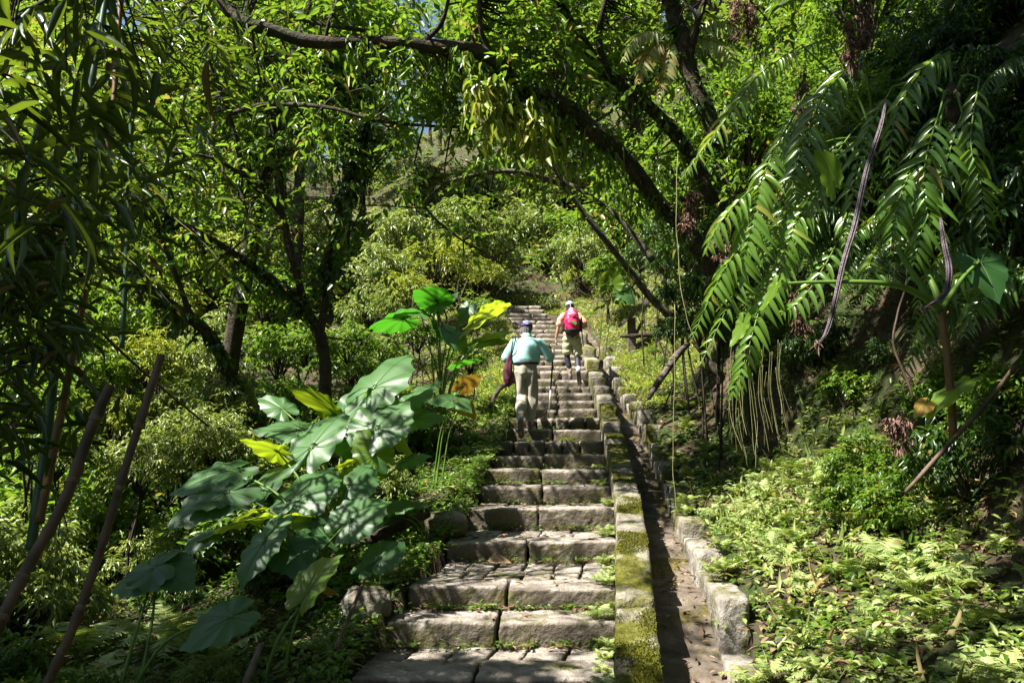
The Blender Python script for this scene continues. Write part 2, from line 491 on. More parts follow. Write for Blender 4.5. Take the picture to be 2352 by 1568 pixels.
def make_ground():
    n = 420
    s = np.linspace(-1, 1, n)
    gx = 0.7 + np.sinh(s * 3.6) / np.sinh(3.6) * 55
    q = np.linspace(0, 1, n)
    gy = -6 + 76 * (0.32 * q + 0.68 * q ** 2.4)
    X, Y = np.meshgrid(gx, gy)
    Z = ground_z(X, Y)
    V = np.stack([X, Y, Z], -1).reshape(-1, 3)
    i = np.arange(n - 1)
    A = (i[:, None] * n + i[None, :]).ravel()
    F = np.concatenate([np.stack([A, A + 1, A + n + 1], 1), np.stack([A, A + n + 1, A + n], 1)])
    mb = MB(); mb.add(V, F)
    tag(mb.build("ground", M_SOIL), kind="structure")


make_ground()


# ------------------------------------------------------------------ stone blocks
_cube_cache = {}


def cube_grid(nx, ny, nz):
    key = (nx, ny, nz)
    if key in _cube_cache: return _cube_cache[key]
    idx = {}; V = []; F = []
    def vid(i, j, k):
        t = (i, j, k)
        if t not in idx:
            idx[t] = len(V); V.append((2 * i / nx - 1, 2 * j / ny - 1, 2 * k / nz - 1))
        return idx[t]
    def quad(a, b, c, d):
        F.append((a, b, c)); F.append((a, c, d))
    for i in range(nx):
        for j in range(ny):
            quad(vid(i, j, 0), vid(i, j + 1, 0), vid(i + 1, j + 1, 0), vid(i + 1, j, 0))
            quad(vid(i, j, nz), vid(i + 1, j, nz), vid(i + 1, j + 1, nz), vid(i, j + 1, nz))
    for i in range(nx):
        for k in range(nz):
            quad(vid(i, 0, k), vid(i + 1, 0, k), vid(i + 1, 0, k + 1), vid(i, 0, k + 1))
            quad(vid(i, ny, k), vid(i, ny, k + 1), vid(i + 1, ny, k + 1), vid(i + 1, ny, k))
    for j in range(ny):
        for k in range(nz):
            quad(vid(0, j, k), vid(0, j, k + 1), vid(0, j + 1, k + 1), vid(0, j + 1, k))
            quad(vid(nx, j, k), vid(nx, j + 1, k), vid(nx, j + 1, k + 1), vid(nx, j, k + 1))
    _cube_cache[key] = (np.array(V, float), np.array(F, int))
    return _cube_cache[key]


def block(x0, x1, y0, y1, z0, z1, rnd=0.03, rough=0.012, fine=0.03, shear=0.0, taper=0.0):
    """rounded, chipped stone; shear moves x with y (so a row can follow the stairway)"""
    nx = int(np.clip((x1 - x0) / fine, 4, 36)); ny = int(np.clip((y1 - y0) / fine, 4, 18)); nz = int(np.clip((z1 - z0) / fine, 3, 10))
    V, F = cube_grid(nx, ny, nz)
    h = np.array([x1 - x0, y1 - y0, z1 - z0]) / 2
    c = np.array([x0 + x1, y0 + y1, z0 + z1]) / 2
    # spread the outer rings towards the edges so that the rounding has vertices
    Vs = np.sign(V) * np.abs(V) ** 0.8
    p = Vs * h
    r = min(rnd, h.min() * 0.8)
    inner = np.clip(p, -(h - r), h - r)
    d = p - inner
    ln = np.linalg.norm(d, axis=1, keepdims=True)
    q = inner + np.where(ln > 1e-9, d / np.maximum(ln, 1e-9) * np.minimum(ln, r), 0)
    w = q + c
    nn = norm(q / h)
    w = w + nn * (rough * 0.6 * vnoise(w, 4.0, 1.3) + rough * 0.55 * vnoise(w, 19.0, 4.1) + rough * 0.5 * vnoise(w, 43.0, 9.1))[:, None]
    chip = np.clip(vnoise(w, 3.1, 7.7) - 0.35, 0, 1) * (np.abs(Vs).prod(axis=1) > 0.25)
    w = w - nn * (chip * rnd * 1.3)[:, None]
    w[:, 0] += shear * (w[:, 1] - y0)
    w[:, 2] += taper * (w[:, 0] - c[0])
    return w, F


stair = thing("stone_stairway", "weathered mossy stone steps climbing through the forest between green banks", "stairs", (0, 0, 0))
for k, s in enumerate(st):
    nxt = st[k + 1] if k + 1 < len(st) else dict(Y=s['Y'] + 0.6, z=s['z'] + 0.1, xl=s['xl'], xr=s['xr'])
    prev_z = st[k - 1]['z'] if k else s['z'] - 0.17
    deep = nxt['Y'] - s['Y']
    dep = min(0.42, deep + 0.05) if deep > 0.55 else deep + 0.06
    dep = dep * (1.0 if k > 4 else 0.95)
    edges = [s['xl']] + s['js'] + [max(s['xr'], float(wall_l(s['Y'])) + 0.02) if s['Y'] < 17 else s['xr']]
    fine = 0.022 if k < 5 else (0.045 if k < 10 else 0.09)
    shear = (nxt['xr'] - s['xr']) / deep
    for i in range(len(edges) - 1):
        g = 0.006 + 0.010 * random.random()
        dz = random.uniform(-0.012, 0.012); dy = random.uniform(-0.02, 0.02)
        mb = MB()
        mb.add(*block(edges[i] + g, edges[i + 1] - g, s['Y'] + dy, s['Y'] + dep, prev_z - 0.06, s['z'] + dz,
                      rnd=0.017 if k < 10 else 0.02, rough=0.014, fine=fine, shear=shear * 0.3, taper=random.uniform(-0.015, 0.015)))
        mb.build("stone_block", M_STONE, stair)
    # paving behind the front blocks on the wide treads
    rest = deep - dep
    if rest > 0.10:
        rows = 1 if rest < 0.5 else 2
        for rr in range(rows):
            ya = s['Y'] + dep + 0.015 + rest * rr / rows; yb = s['Y'] + dep + rest * (rr + 1) / rows + (0.06 if rr == rows - 1 else 0)
            tt = (0.5 * (ya + yb) - s['Y']) / deep
            xa = s['xl'] + (nxt['xl'] - s['xl']) * tt; xb = s['xr'] + (nxt['xr'] - s['xr']) * tt
            if k == 0: xa = s['xl'] - 0.05
            nb = 6 if k < 3 else (4 if k < 6 else 3)
            cuts = np.linspace(xa, xb, nb + 1) + np.concatenate([[0], rng.uniform(-0.04, 0.04, nb - 1), [0]])
            for i in range(nb):
                g = 0.010
                mb = MB()
                mb.add(*block(cuts[i] + g, cuts[i + 1] - g, ya, yb, s['z'] - 0.14, s['z'] - 0.005 + random.uniform(-0.018, 0.006),
                              rnd=0.014, rough=0.012, fine=fine, shear=shear, taper=random.uniform(-0.02, 0.02)))
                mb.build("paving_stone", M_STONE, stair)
# low landing in front of the first step
for i, (a, b) in enumerate([(-1.25, -0.75), (-0.73, -0.28), (-0.26, 0.12), (0.14, 0.46)]):
    mb = MB(); mb.add(*block(a, b, 3.75, 4.70, st[0]['z'] - 0.34, st[0]['z'] - 0.16 + random.uniform(-0.01, 0.01), rnd=0.03, rough=0.012, fine=0.05))
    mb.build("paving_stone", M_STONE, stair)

# ------------------------------------------------------------------ coping wall beside the steps
kerb = thing("stone_kerb_wall", "low mossy stone wall between the steps and the drain channel", "wall", (0, 0, 0))
ys = [3.3, 4.45, 5.2, 6.25, 6.7, 7.75, 8.2, 9.15, 9.6, 10.2, 10.9, 11.7, 12.5, 13.4, 14.3, 15.3, 16.4, 17.6, 18.9, 20.2, 21.5]
for i in range(len(ys) - 1):
    y0, y1 = ys[i], ys[i + 1]
    ym = 0.5 * (y0 + y1)
    x0 = float(wall_l(y0))
    sh = float(wall_l(y1) - wall_l(y0)) / (y1 - y0)
    w = 0.25 if y0 < 15 else 0.28
    z1 = float(ramp_z(ym)) + (0.20 if y0 < 15.3 else 0.12)
    b, F = block(x0, x0 + w, y0 + 0.003, y1 - 0.003, z1 - 0.62, z1, rnd=0.022, rough=0.016, fine=0.035 if y0 < 9 else 0.07, shear=sh)
    slope = float(ramp_z(y1) - ramp_z(y0)) / (y1 - y0)
    b[:, 2] += (b[:, 1] - ym) * slope * (0.95 if y0 < 10 else 0.5)
    mb = MB(); mb.add(b, F)
    mb.build("coping_stone", M_STONE_MOSSY, kerb)

# cushions of moss on the coping
n = 60000
ym_ = 3.6 + 8.4 * rng.random(n) ** 1.3; fr = rng.random(n)
xm_ = wall_l(ym_) + 0.01 + fr * 0.235
den = vnoise(np.stack([xm_ * 1.2, ym_, np.zeros(n)], 1), 2.3, 5.0)
keep = den + rng.normal(0, 0.10, n) > 0.16
xm_, ym_ = xm_[keep], ym_[keep]
zs = []
dg_ = None
bpy.context.view_layer.update()
dg_ = bpy.context.evaluated_depsgraph_get()
pts_ = []
for x_, y_ in zip(xm_, ym_):
    ok, loc, nrm, _i, ob, _m = scene.ray_cast(dg_, (float(x_), float(y_), float(ramp_z(y_)) + 0.6), (0, 0, -1))
    if ok and ob.name.startswith("coping_stone") and nrm.z > 0.5: pts_.append(loc[:])
P = np.array(pts_); m_ = len(P)
mb = MB()
leaves(mb, P - np.array([0, 0, 0.002]), rand_unit(m_) * 0.8 + np.array([0, -0.1, 0.9]), rand_unit(m_), rng.uniform(0.007, 0.020, m_), rng.uniform(0.005, 0.010, m_), np.clip(rng.normal(0.45, 0.2, m_), 0, 0.95), LEAF_TINY)
tag(mb.build("moss", M_MOSS), kind="stuff")

# ------------------------------------------------------------------ drain channel floor and its far edge
mb = MB()
yy = np.linspace(2.5, 22.5, 260)
rows = []
for y in yy:
    zf = float(ramp_z(y)) - 0.17
    # the floor drops in low steps
    stepz = (math.floor(zf / 0.12) + sstep(0.75, 1.0, (zf / 0.12) % 1.0)) * 0.12
    zz = stepz if y > 6.0 else zf
    x0 = float(wall_l(y)) + 0.20; x1 = float(chan_r(y)) + 0.10
    for j in range(9):
        x = x0 + (x1 - x0) * j / 8
        rows.append((x, y, zz))
V = np.array(rows); V[:, 2] += 0.012 * vnoise(V, 6.0) + 0.006 * vnoise(V, 19.0, 2.0)
i = np.arange(len(yy) - 1)[:, None] * 9 + np.arange(8)[None, :]
i = i.ravel()
mb.add(V, np.concatenate([np.stack([i, i + 1, i + 10], 1), np.stack([i, i + 10, i + 9], 1)]))
tag(mb.build("drain_channel", M_CHANNEL), kind="structure")
edge = thing("channel_edge_wall", "stepped edge of low worn stones at the fern bank side of the drain", "wall", (0, 0, 0))
ys2 = [2.9, 4.1, 5.3, 6.5, 7.6, 8.6, 9.6, 10.5, 11.3, 12.1, 12.9, 13.7, 14.5, 15.3, 16.2, 17.1, 18.0, 19.0]
for i in range(len(ys2) - 1):
    y0, y1 = ys2[i], ys2[i + 1]
    x0 = float(chan_r(y0)); sh = float(chan_r(y1) - chan_r(y0)) / (y1 - y0)
    z1 = float(ramp_z(0.5 * y0 + 0.5 * y1)) + 0.0 + random.uniform(-0.02, 0.02)
    mb = MB(); mb.add(*block(x0, x0 + 0.2 + random.uniform(0, 0.03), y0 + 0.001, y1 - 0.001, z1 - 0.6, z1, rnd=0.02, rough=0.02, fine=0.045 if y0 < 9 else 0.08, shear=sh))
    mb.build("edge_stone", M_EDGE if i % 4 else M_STONE_MOSSY, edge)

# ------------------------------------------------------------------ people
def chain(mb, pts, rx, ry=None, n=14, xaxis=(1, 0, 0), tint=0.5):
    """closed loft of ellipses along pts: rx across (towards xaxis), ry front to back"""
    pts = np.asarray(pts, float); m = len(pts)
    rx = np.asarray(rx, float); ry = rx if ry is None else np.asarray(ry, float)
    tan = norm(np.gradient(pts, axis=0))
    ang = np.linspace(0, 2 * np.pi, n, endpoint=False)
    V = []
    def ring(c, t, a, b):
        x = np.array(xaxis, float); x = x - t * np.dot(x, t)
        if np.linalg.norm(x) < 0.2:
            x = np.array([0, 1.0, 0]) - t * t[1]
        x = norm(x); y = np.cross(t, x)
        return c + np.outer(np.cos(ang) * a, x) + np.outer(np.sin(ang) * b, y)
    # rounded ends
    e0 = min(rx[0], ry[0]); e1 = min(rx[-1], ry[-1])
    V.append(ring(pts[0] - tan[0] * e0 * 0.6, tan[0], rx[0] * 0.6, ry[0] * 0.6))
    for i in range(m): V.append(ring(pts[i], tan[i], rx[i], ry[i]))
    V.append(ring(pts[-1] + tan[-1] * e1 * 0.6, tan[-1], rx[-1] * 0.6, ry[-1] * 0.6))
    V.append((pts[0] - tan[0] * e0 * 0.85)[None]); V.append((pts[-1] + tan[-1] * e1 * 0.85)[None])
    V = np.concatenate(V)
    F = []; k = np.arange(n); k1 = (k + 1) % n
    for i in range(m + 1):
        F.append(np.stack([i * n + k, i * n + k1, (i + 1) * n + k1], 1)); F.append(np.stack([i * n + k, (i + 1) * n + k1, (i + 1) * n + k], 1))
    c0 = (m + 2) * n; last = (m + 1) * n
    F.append(np.stack([k1, k, np.full(n, c0)], 1)); F.append(np.stack([last + k, last + k1, np.full(n, c0 + 1)], 1))
    mb.add(V, np.concatenate(F), tint)


def fuse(mb, name, mat, parent, voxel=0.008, smooth=4, wrinkle=None, factor=0.5):
    """weld overlapping closed lofts into one continuous surface"""
    me = mb.mesh(name, mat)
    o = bpy.data.objects.new(name, me); COL.objects.link(o)
    r = o.modifiers.new("r", 'REMESH'); r.mode = 'VOXEL'; r.voxel_size = voxel
    s = o.modifiers.new("s", 'SMOOTH'); s.iterations = smooth; s.factor = factor
    bpy.context.view_layer.update()
    ev = o.evaluated_get(bpy.context.evaluated_depsgraph_get())
    m2 = bpy.data.meshes.new_from_object(ev)
    bpy.data.objects.remove(o); bpy.data.meshes.remove(me)
    m2.name = name
    if wrinkle:
        n = len(m2.vertices); co = np.zeros(n * 3, np.float32); m2.vertices.foreach_get("co", co); co = co.reshape(-1, 3)
        nr = np.zeros(n * 3, np.float32); m2.vertices.foreach_get("normal", nr); nr = nr.reshape(-1, 3)
        co = co + nr * wrinkle(co.astype(float))[:, None]
        m2.vertices.foreach_set("co", co.astype(np.float32).ravel())
    m2.polygons.foreach_set("use_smooth", np.ones(len(m2.polygons), bool))
    m2.materials.clear(); m2.materials.append(mat)
    m2.update()
    return link(name, m2, parent)


def hand(mb, wrist, tip_dir, palm_n, curl=0.5, s=1.0, thumb_side=1):
    """palm and five separate fingers; palm_n is the direction the palm faces"""
    w = np.array(wrist, float); d = norm(np.array(tip_dir, float)); n = np.array(palm_n, float); n = norm(n - d * np.dot(n, d)); sd = np.cross(d, n) * thumb_side
    chain(mb, [w, w + d * 0.03 * s, w + d * 0.075 * s], [0.026 * s, 0.036 * s, 0.038 * s], [0.02 * s, 0.016 * s, 0.014 * s], n=10, xaxis=sd)
    for i, (off, ln) in enumerate([(0.029, 0.070), (0.010, 0.080), (-0.010, 0.074), (-0.028, 0.058)]):
        p = w + d * 0.078 * s + sd * off * s
        pts = [p]; a = 0.15
        for j in range(3):
            a += curl * (0.7 + 0.1 * i)
            p = p + (d * math.cos(a) + n * math.sin(a)) * ln * s / 2.8
            pts.append(p)
        chain(mb, pts, [0.0095 * s, 0.009 * s, 0.0085 * s, 0.0075 * s], n=8, xaxis=sd)
    p = w + d * 0.025 * s + sd * 0.024 * s
    p1 = p + (sd * 0.7 + d * 0.6 + n * 0.4) * 0.036 * s; p2 = p1 + (d * 0.8 + n * 0.5 + sd * 0.15) * 0.03 * s
    chain(mb, [p, p1, p2], [0.012 * s, 0.0105 * s, 0.009 * s], n=8, xaxis=n)


M_SKIN = solid_mat("skin", (0.34, 0.19, 0.13), (0.42, 0.25, 0.18), 12, 0.5, 0.03, spec=0.4, coord="Object")
M_HAIR_GREY = solid_mat("grey_hair", (0.03, 0.028, 0.026), (0.28, 0.27, 0.26), 55, 0.6, 0.25, coord="Object")
M_HAIR_BLACK = solid_mat("black_hair", (0.006, 0.005, 0.005), (0.03, 0.026, 0.024), 60, 0.45, 0.25, coord="Object")
M_SHIRT = solid_mat("teal_shirt_cloth", (0.26, 0.52, 0.50), (0.32, 0.60, 0.57), 5, 0.7, 0.04, bscale=60, coord="Object")
M_TROUSERS = solid_mat("khaki_trouser_cloth", (0.29, 0.27, 0.215), (0.36, 0.335, 0.27), 6, 0.8, 0.05, bscale=70, coord="Object")
M_NAVY = solid_mat("navy_cap_cloth", (0.035, 0.03, 0.14), (0.055, 0.05, 0.20), 30, 0.8, 0.05, coord="Object")
M_WHITE = solid_mat("white_thread", (0.6, 0.6, 0.62), (0.75, 0.75, 0.76), 60, 0.8, 0.02, coord="Object")
M_BAG = solid_mat("maroon_bag_cloth", (0.045, 0.007, 0.016), (0.085, 0.013, 0.030), 9, 0.75, 0.08, coord="Object")
M_BLACK = solid_mat("black_cloth", (0.010, 0.010, 0.012), (0.022, 0.022, 0.026), 20, 0.7, 0.05, coord="Object")
M_SHOE = solid_mat("brown_shoe", (0.085, 0.065, 0.055), (0.20, 0.165, 0.15), 16, 0.7, 0.08, coord="Object")
M_SHOE_DARK = solid_mat("dark_shoe", (0.02, 0.02, 0.022), (0.14, 0.14, 0.14), 22, 0.7, 0.08, coord="Object")
M_SOCK = solid_mat("grey_sock", (0.42, 0.40, 0.44), (0.55, 0.53, 0.56), 30, 0.9, 0.05, coord="Object")
M_SALMON = solid_mat("salmon_shirt_cloth", (0.68, 0.30, 0.20), (0.76, 0.38, 0.27), 8, 0.7, 0.04, coord="Object")
M_PINK = solid_mat("crimson_pack_cloth", (0.56, 0.012, 0.085), (0.68, 0.03, 0.14), 9, 0.5, 0.06, bscale=30, coord="Object")
M_PINK_PALE = solid_mat("pale_pink_panel", (0.62, 0.20, 0.28), (0.70, 0.28, 0.36), 9, 0.5, 0.05, coord="Object")
M_GREEN_TAG = solid_mat("green_tag", (0.05, 0.22, 0.03), (0.09, 0.30, 0.05), 20, 0.6, 0.03, coord="Object")
M_SHORTS = solid_mat("olive_shorts_cloth", (0.30, 0.30, 0.175), (0.37, 0.365, 0.225), 7, 0.8, 0.05, bscale=60, coord="Object")
M_LEGGING = solid_mat("dark_legging", (0.012, 0.012, 0.022), (0.03, 0.03, 0.055), 20, 0.6, 0.03, coord="Object")
M_DENIM = solid_mat("blue_cap_cloth", (0.13, 0.24, 0.36), (0.34, 0.46, 0.56), 14, 0.8, 0.05, coord="Object")
M_METAL = solid_mat("pale_pole_metal", (0.62, 0.62, 0.60), (0.7, 0.7, 0.68), 20, 0.4, 0.02, coord="Object")


def head(mb, c, yaw=0.0, s=1.0, tilt=0.0):
    """head with jaw, nose, ears, brow; faces +y"""
    c = np.array(c, float); h = MB()
    chain(h, np.array([(0, 0.035, -0.105), (0, 0.03, -0.085), (0, 0.018, -0.05), (0, 0.005, 0), (0, -0.002, 0.05), (0, -0.002, 0.085)]) * s,
          np.array([0.028, 0.045, 0.062, 0.074, 0.074, 0.05]) * s, np.array([0.03, 0.052, 0.078, 0.094, 0.096, 0.066]) * s, n=16)
    chain(h, np.array([(0, 0.092, 0.01), (0, 0.112, -0.025), (0, 0.108, -0.035)]) * s, np.array([0.009, 0.014, 0.012]) * s, n=8)
    chain(h, np.array([(-0.02, 0.088, -0.062), (0, 0.096, -0.062), (0.02, 0.088, -0.062)]) * s, np.array([0.006, 0.008, 0.006]) * s, n=8)
    for sx in (-1, 1):
        chain(h, np.array([(sx * 0.075, -0.005, -0.03), (sx * 0.083, -0.012, 0.0), (sx * 0.08, -0.012, 0.025)]) * s, np.array([0.007, 0.010, 0.008]) * s, np.array([0.012, 0.02, 0.016]) * s, n=8)
        chain(h, np.array([(sx * 0.018, 0.086, 0.022), (sx * 0.045, 0.078, 0.022)]) * s, np.array([0.008, 0.008]) * s, n=8)
    V = np.concatenate(h.V)
    R = np.array(Matrix.Rotation(yaw, 3, 'Z') @ Matrix.Rotation(tilt, 3, 'X'))
    mb.add(V @ R.T + c, np.concatenate(h.F))


def dome(mb, c, rx, ry, rz, z0=0.0, n=18, m=8, thick=0.004, tilt=0.0):
    """closed shell of a cap: the part of an ellipsoid above z0"""
    c = np.array(c, float)
    V = []; ang = np.linspace(0, 2 * np.pi, n, endpoint=False)
    for sgn in (0, thick):
        for i in range(m):
            f = z0 + (math.pi / 2 - z0) * i / (m - 1) * 0.98
            V.append(np.stack([np.cos(ang) * (rx - sgn) * math.cos(f), np.sin(ang) * (ry - sgn) * math.cos(f), np.full(n, (rz - sgn) * math.sin(f))], 1))
    V = np.concatenate(V)
    R = np.array(Matrix.Rotation(tilt, 3, 'X'))
    V = V @ R.T + c
    k = np.arange(n); k1 = (k + 1) % n; F = []
    for i in range(m - 1):
        a = i * n; F += [np.stack([a + k, a + k1, a + n + k1], 1), np.stack([a + k, a + n + k1, a + n + k], 1)]
        b = (m + i) * n; F += [np.stack([b + k1, b + k, b + n + k], 1), np.stack([b + k1, b + n + k, b + n + k1], 1)]
    F += [np.stack([k1, k, m * n + k], 1), np.stack([k1, m * n + k, m * n + k1], 1)]
    top = (m - 1) * n
    F += [np.stack([top + k[1:-1] * 0, top + k[1:-1], top + k[2:]], 1)]
    mb.add(V, np.concatenate(F))


def brim(mb, c, rx, ry0, ry1, drop, tilt=0.0, th=0.006):
    n = 14
    a = np.linspace(math.radians(12), math.radians(168), n)
    inner = np.stack([np.cos(a) * rx, np.sin(a) * ry0, np.zeros(n)], 1)
    outer = np.stack([np.cos(a) * rx * 1.02, np.sin(a) * ry1, -drop * np.sin(a)], 1)
    V = np.concatenate([inner, outer, inner - [0, 0, th], outer - [0, 0, th]])
    R = np.array(Matrix.Rotation(tilt, 3, 'X'))
    k = np.arange(n - 1); F = []
    for a0, b0, fl in ((0, n, 0), (2 * n, 3 * n, 1)):
        q1 = np.stack([a0 + k, b0 + k, b0 + k + 1], 1); q2 = np.stack([a0 + k, b0 + k + 1, a0 + k + 1], 1)
        F += [q1[:, ::-1], q2[:, ::-1]] if fl else [q1, q2]
    F += [np.stack([n + k, 3 * n + k, 3 * n + k + 1], 1), np.stack([n + k, 3 * n + k + 1, n + k + 1], 1)]
    mb.add(V @ R.T + np.array(c, float), np.concatenate(F))


def shoe(mb, ankle, toe, h=0.07, s=1.0):
    a = np.array(ankle, float); t = np.array(toe, float)
    d = t - a; ln = np.linalg.norm(d); d = d / ln
    up = np.array([0, 0, 1.0]); up = norm(up - d * np.dot(up, d))
    heel = a - d * 0.045
    chain(mb, [heel, a + d * 0.02, a + d * ln * 0.5, a + d * ln * 0.82, t], np.array([0.03, 0.036, 0.04, 0.043, 0.03]) * s, np.array([0.042, 0.05, 0.038, 0.03, 0.02]) * s, n=14)
    # sole
    chain(mb, [heel - up * 0.04, a + d * ln * 0.5 - up * 0.035, t - up * 0.018], np.array([0.034, 0.042, 0.034]) * s, np.array([0.014, 0.014, 0.012]) * s, n=12)
    chain(mb, [a - up * 0.02, a + up * 0.03], np.array([0.038, 0.037]) * s, np.array([0.045, 0.042]) * s, n=12)


# ---- the man in the teal shirt
k9 = st[9]
foot = at(1213, 986, 11.62); foot[2] = k9['z'] + 0.003
man = thing("person", "grey-haired man in teal shirt, navy cap and khaki trousers climbing with a stick", "person", foot)
b = MB()
head(b, (-0.015, 0.115, 1.485), tilt=-0.18)
chain(b, [(-0.015, 0.05, 1.32), (-0.015, 0.075, 1.38), (-0.015, 0.095, 1.43)], [0.062, 0.056, 0.055])
chain(b, [(-0.045, 0, 0.84), (-0.04, 0, 0.95), (-0.03, 0.02, 1.1), (-0.015, 0.035, 1.22), (-0.01, 0.04, 1.31)], [0.155, 0.155, 0.165, 0.17, 0.12], [0.10, 0.10, 0.105, 0.10, 0.07], n=18)
chain(b, [(0.05, 0.0, 0.86), (0.06, 0.02, 0.66), (0.058, 0.03, 0.47), (0.035, -0.01, 0.30), (0.018, -0.015, 0.10)], [0.085, 0.072, 0.055, 0.052, 0.04])
chain(b, [(-0.13, 0.0, 0.86), (-0.11, 0.01, 0.66), (-0.085, 0.0, 0.47), (-0.10, -0.18, 0.30), (-0.115, -0.35, 0.13)], [0.085, 0.072, 0.055, 0.05, 0.04])
chain(b, [(0.018, -0.04, 0.05), (0.02, 0.06, 0.04), (0.02, 0.15, 0.03)], [0.035, 0.04, 0.03])
chain(b, [(-0.115, -0.37, 0.09), (-0.11, -0.33, -0.04), (-0.105, -0.28, -0.12)], [0.035, 0.04, 0.03])
chain(b, [(0.185, 0.035, 1.275), (0.26, 0.03, 1.17), (0.325, 0.03, 1.03)], [0.055, 0.048, 0.04])
chain(b, [(0.325, 0.03, 1.03), (0.35, 0.12, 1.07), (0.372, 0.20, 1.12)], [0.04, 0.037, 0.028])
hand(b, (0.372, 0.20, 1.12), (0.10, 0.75, 0.45), (-0.6, 0.1, 0.2), curl=0.75, thumb_side=-1)
chain(b, [(-0.205, 0.035, 1.275), (-0.27, 0.03, 1.16), (-0.315, 0.04, 1.03)], [0.055, 0.048, 0.04])
chain(b, [(-0.315, 0.04, 1.03), (-0.30, 0.16, 1.02), (-0.28, 0.26, 1.06)], [0.04, 0.036, 0.028])
hand(b, (-0.28, 0.26, 1.06), (0.2, 0.6, 0.6), (0.7, -0.2, 0.2), curl=0.7, thumb_side=1)
fuse(b, "body", M_SKIN, man, 0.007, 3)


def shirt_wr(co):
    s = sstep(1.25, 0.97, co[:, 2])
    w = 0.006 * np.sin(co[:, 0] * 46 + 5 * np.sin(co[:, 2] * 6) + 2 * co[:, 1]) * s
    w += 0.002 * np.sin((co[:, 0] * 0.8 + co[:, 2]) * 38 + 3 * np.sin(co[:, 0] * 9))
    w += 0.002 * np.sin((co[:, 0] * 1.2 - co[:, 2]) * 27 + 1.0)
    return w * 0.85


b = MB()
chain(b, [(-0.025, 0.0, 0.955), (-0.025, 0.005, 1.0), (-0.02, 0.015, 1.1), (-0.012, 0.03, 1.2), (-0.01, 0.04, 1.29), (-0.012, 0.05, 1.345)],
      [0.195, 0.212, 0.205, 0.202, 0.175, 0.075], [0.135, 0.148, 0.14, 0.13, 0.10, 0.065], n=22)
chain(b, [(0.165, 0.035, 1.28), (0.235, 0.03, 1.19), (0.30, 0.03, 1.085), (0.328, 0.03, 1.03)], [0.068, 0.070, 0.078, 0.082], [0.062, 0.064, 0.068, 0.07])
chain(b, [(-0.185, 0.035, 1.28), (-0.245, 0.03, 1.19), (-0.30, 0.03, 1.085), (-0.325, 0.03, 1.03)], [0.068, 0.068, 0.074, 0.076], [0.062, 0.062, 0.065, 0.067])
shirt = fuse(b, "shirt", M_SHIRT, man, 0.009, 5, shirt_wr)
b = MB()
chain(b, [(-0.013, 0.055, 1.335), (-0.014, 0.066, 1.375), (-0.015, 0.075, 1.40)], [0.082, 0.074, 0.068], [0.078, 0.072, 0.066], n=16)
link("collar", b.mesh("collar", M_SHIRT), shirt)


def trouser_wr(co):
    w = 0.008 * np.sin(co[:, 2] * 30 + co[:, 0] * 14 + 2 * np.sin(co[:, 0] * 20)) * sstep(0.75, 0.2, co[:, 2])
    w += 0.007 * np.sin(co[:, 0] * 40 + 2.0 * np.sin(co[:, 2] * 5))
    return w


b = MB()
chain(b, [(-0.035, 0.0, 0.80), (-0.04, 0, 0.88), (-0.03, 0, 0.965)], [0.165, 0.172, 0.165], [0.135, 0.135, 0.118], n=20)
chain(b, [(0.052, 0.0, 0.84), (0.06, 0.015, 0.66), (0.062, 0.025, 0.46), (0.045, 0.0, 0.28), (0.028, -0.01, 0.13)], [0.098, 0.094, 0.086, 0.078, 0.07], [0.115, 0.105, 0.09, 0.082, 0.078])
chain(b, [(-0.125, 0.0, 0.84), (-0.11, 0.01, 0.66), (-0.088, 0.0, 0.46), (-0.10, -0.16, 0.31), (-0.112, -0.30, 0.19)], [0.096, 0.09, 0.082, 0.074, 0.066], [0.115, 0.105, 0.09, 0.08, 0.074])
trs = fuse(b, "trousers", M_TROUSERS, man, 0.009, 4, trouser_wr)
b = MB()
a = np.linspace(0, 2 * np.pi, 33)
ring = np.stack([-0.03 + 0.178 * np.cos(a), 0.132 * np.sin(a), np.full(33, 0.955)], 1)
tube(b, ring, 0.016, n=8, cap=False, flat=1.2)
link("belt", b.mesh("belt", M_BLACK), trs)
b = MB(); chain(b, [(0.022, -0.02, 0.07), (0.025, -0.015, 0.15)], [0.045, 0.048]); b.build("sock", M_SOCK, man)
b = MB(); chain(b, [(-0.115, -0.355, 0.115), (-0.112, -0.32, 0.17)], [0.044, 0.047]); b.build("sock", M_SOCK, man)
b = MB(); shoe(b, (0.02, -0.02, 0.066), (0.022, 0.19, 0.052)); fuse(b, "shoe", M_SHOE_DARK, man, 0.007, 2)
b = MB(); shoe(b, (-0.115, -0.375, 0.085), (-0.102, -0.285, -0.115), s=1.05); fuse(b, "shoe", M_SHOE, man, 0.007, 2)
b = MB()
chain(b, [(-0.015, 0.062, 1.405), (-0.015, 0.075, 1.44), (-0.015, 0.09, 1.49), (-0.015, 0.1, 1.53)], [0.062, 0.076, 0.082, 0.08], [0.062, 0.078, 0.088, 0.09], n=18)
fuse(b, "hair", M_HAIR_GREY, man, 0.006, 2, lambda co: 0.003 * np.sin(co[:, 0] * 190))
b = MB(); dome(b, (-0.015, 0.105, 1.505), 0.092, 0.108, 0.112, tilt=-0.15); brim(b, (-0.015, 0.11, 1.515), 0.085, 0.10, 0.20, 0.03, tilt=-0.1)
cap = b.build("cap", M_NAVY, man)
b = MB()   # two rows of worn white lettering on the back of the cap
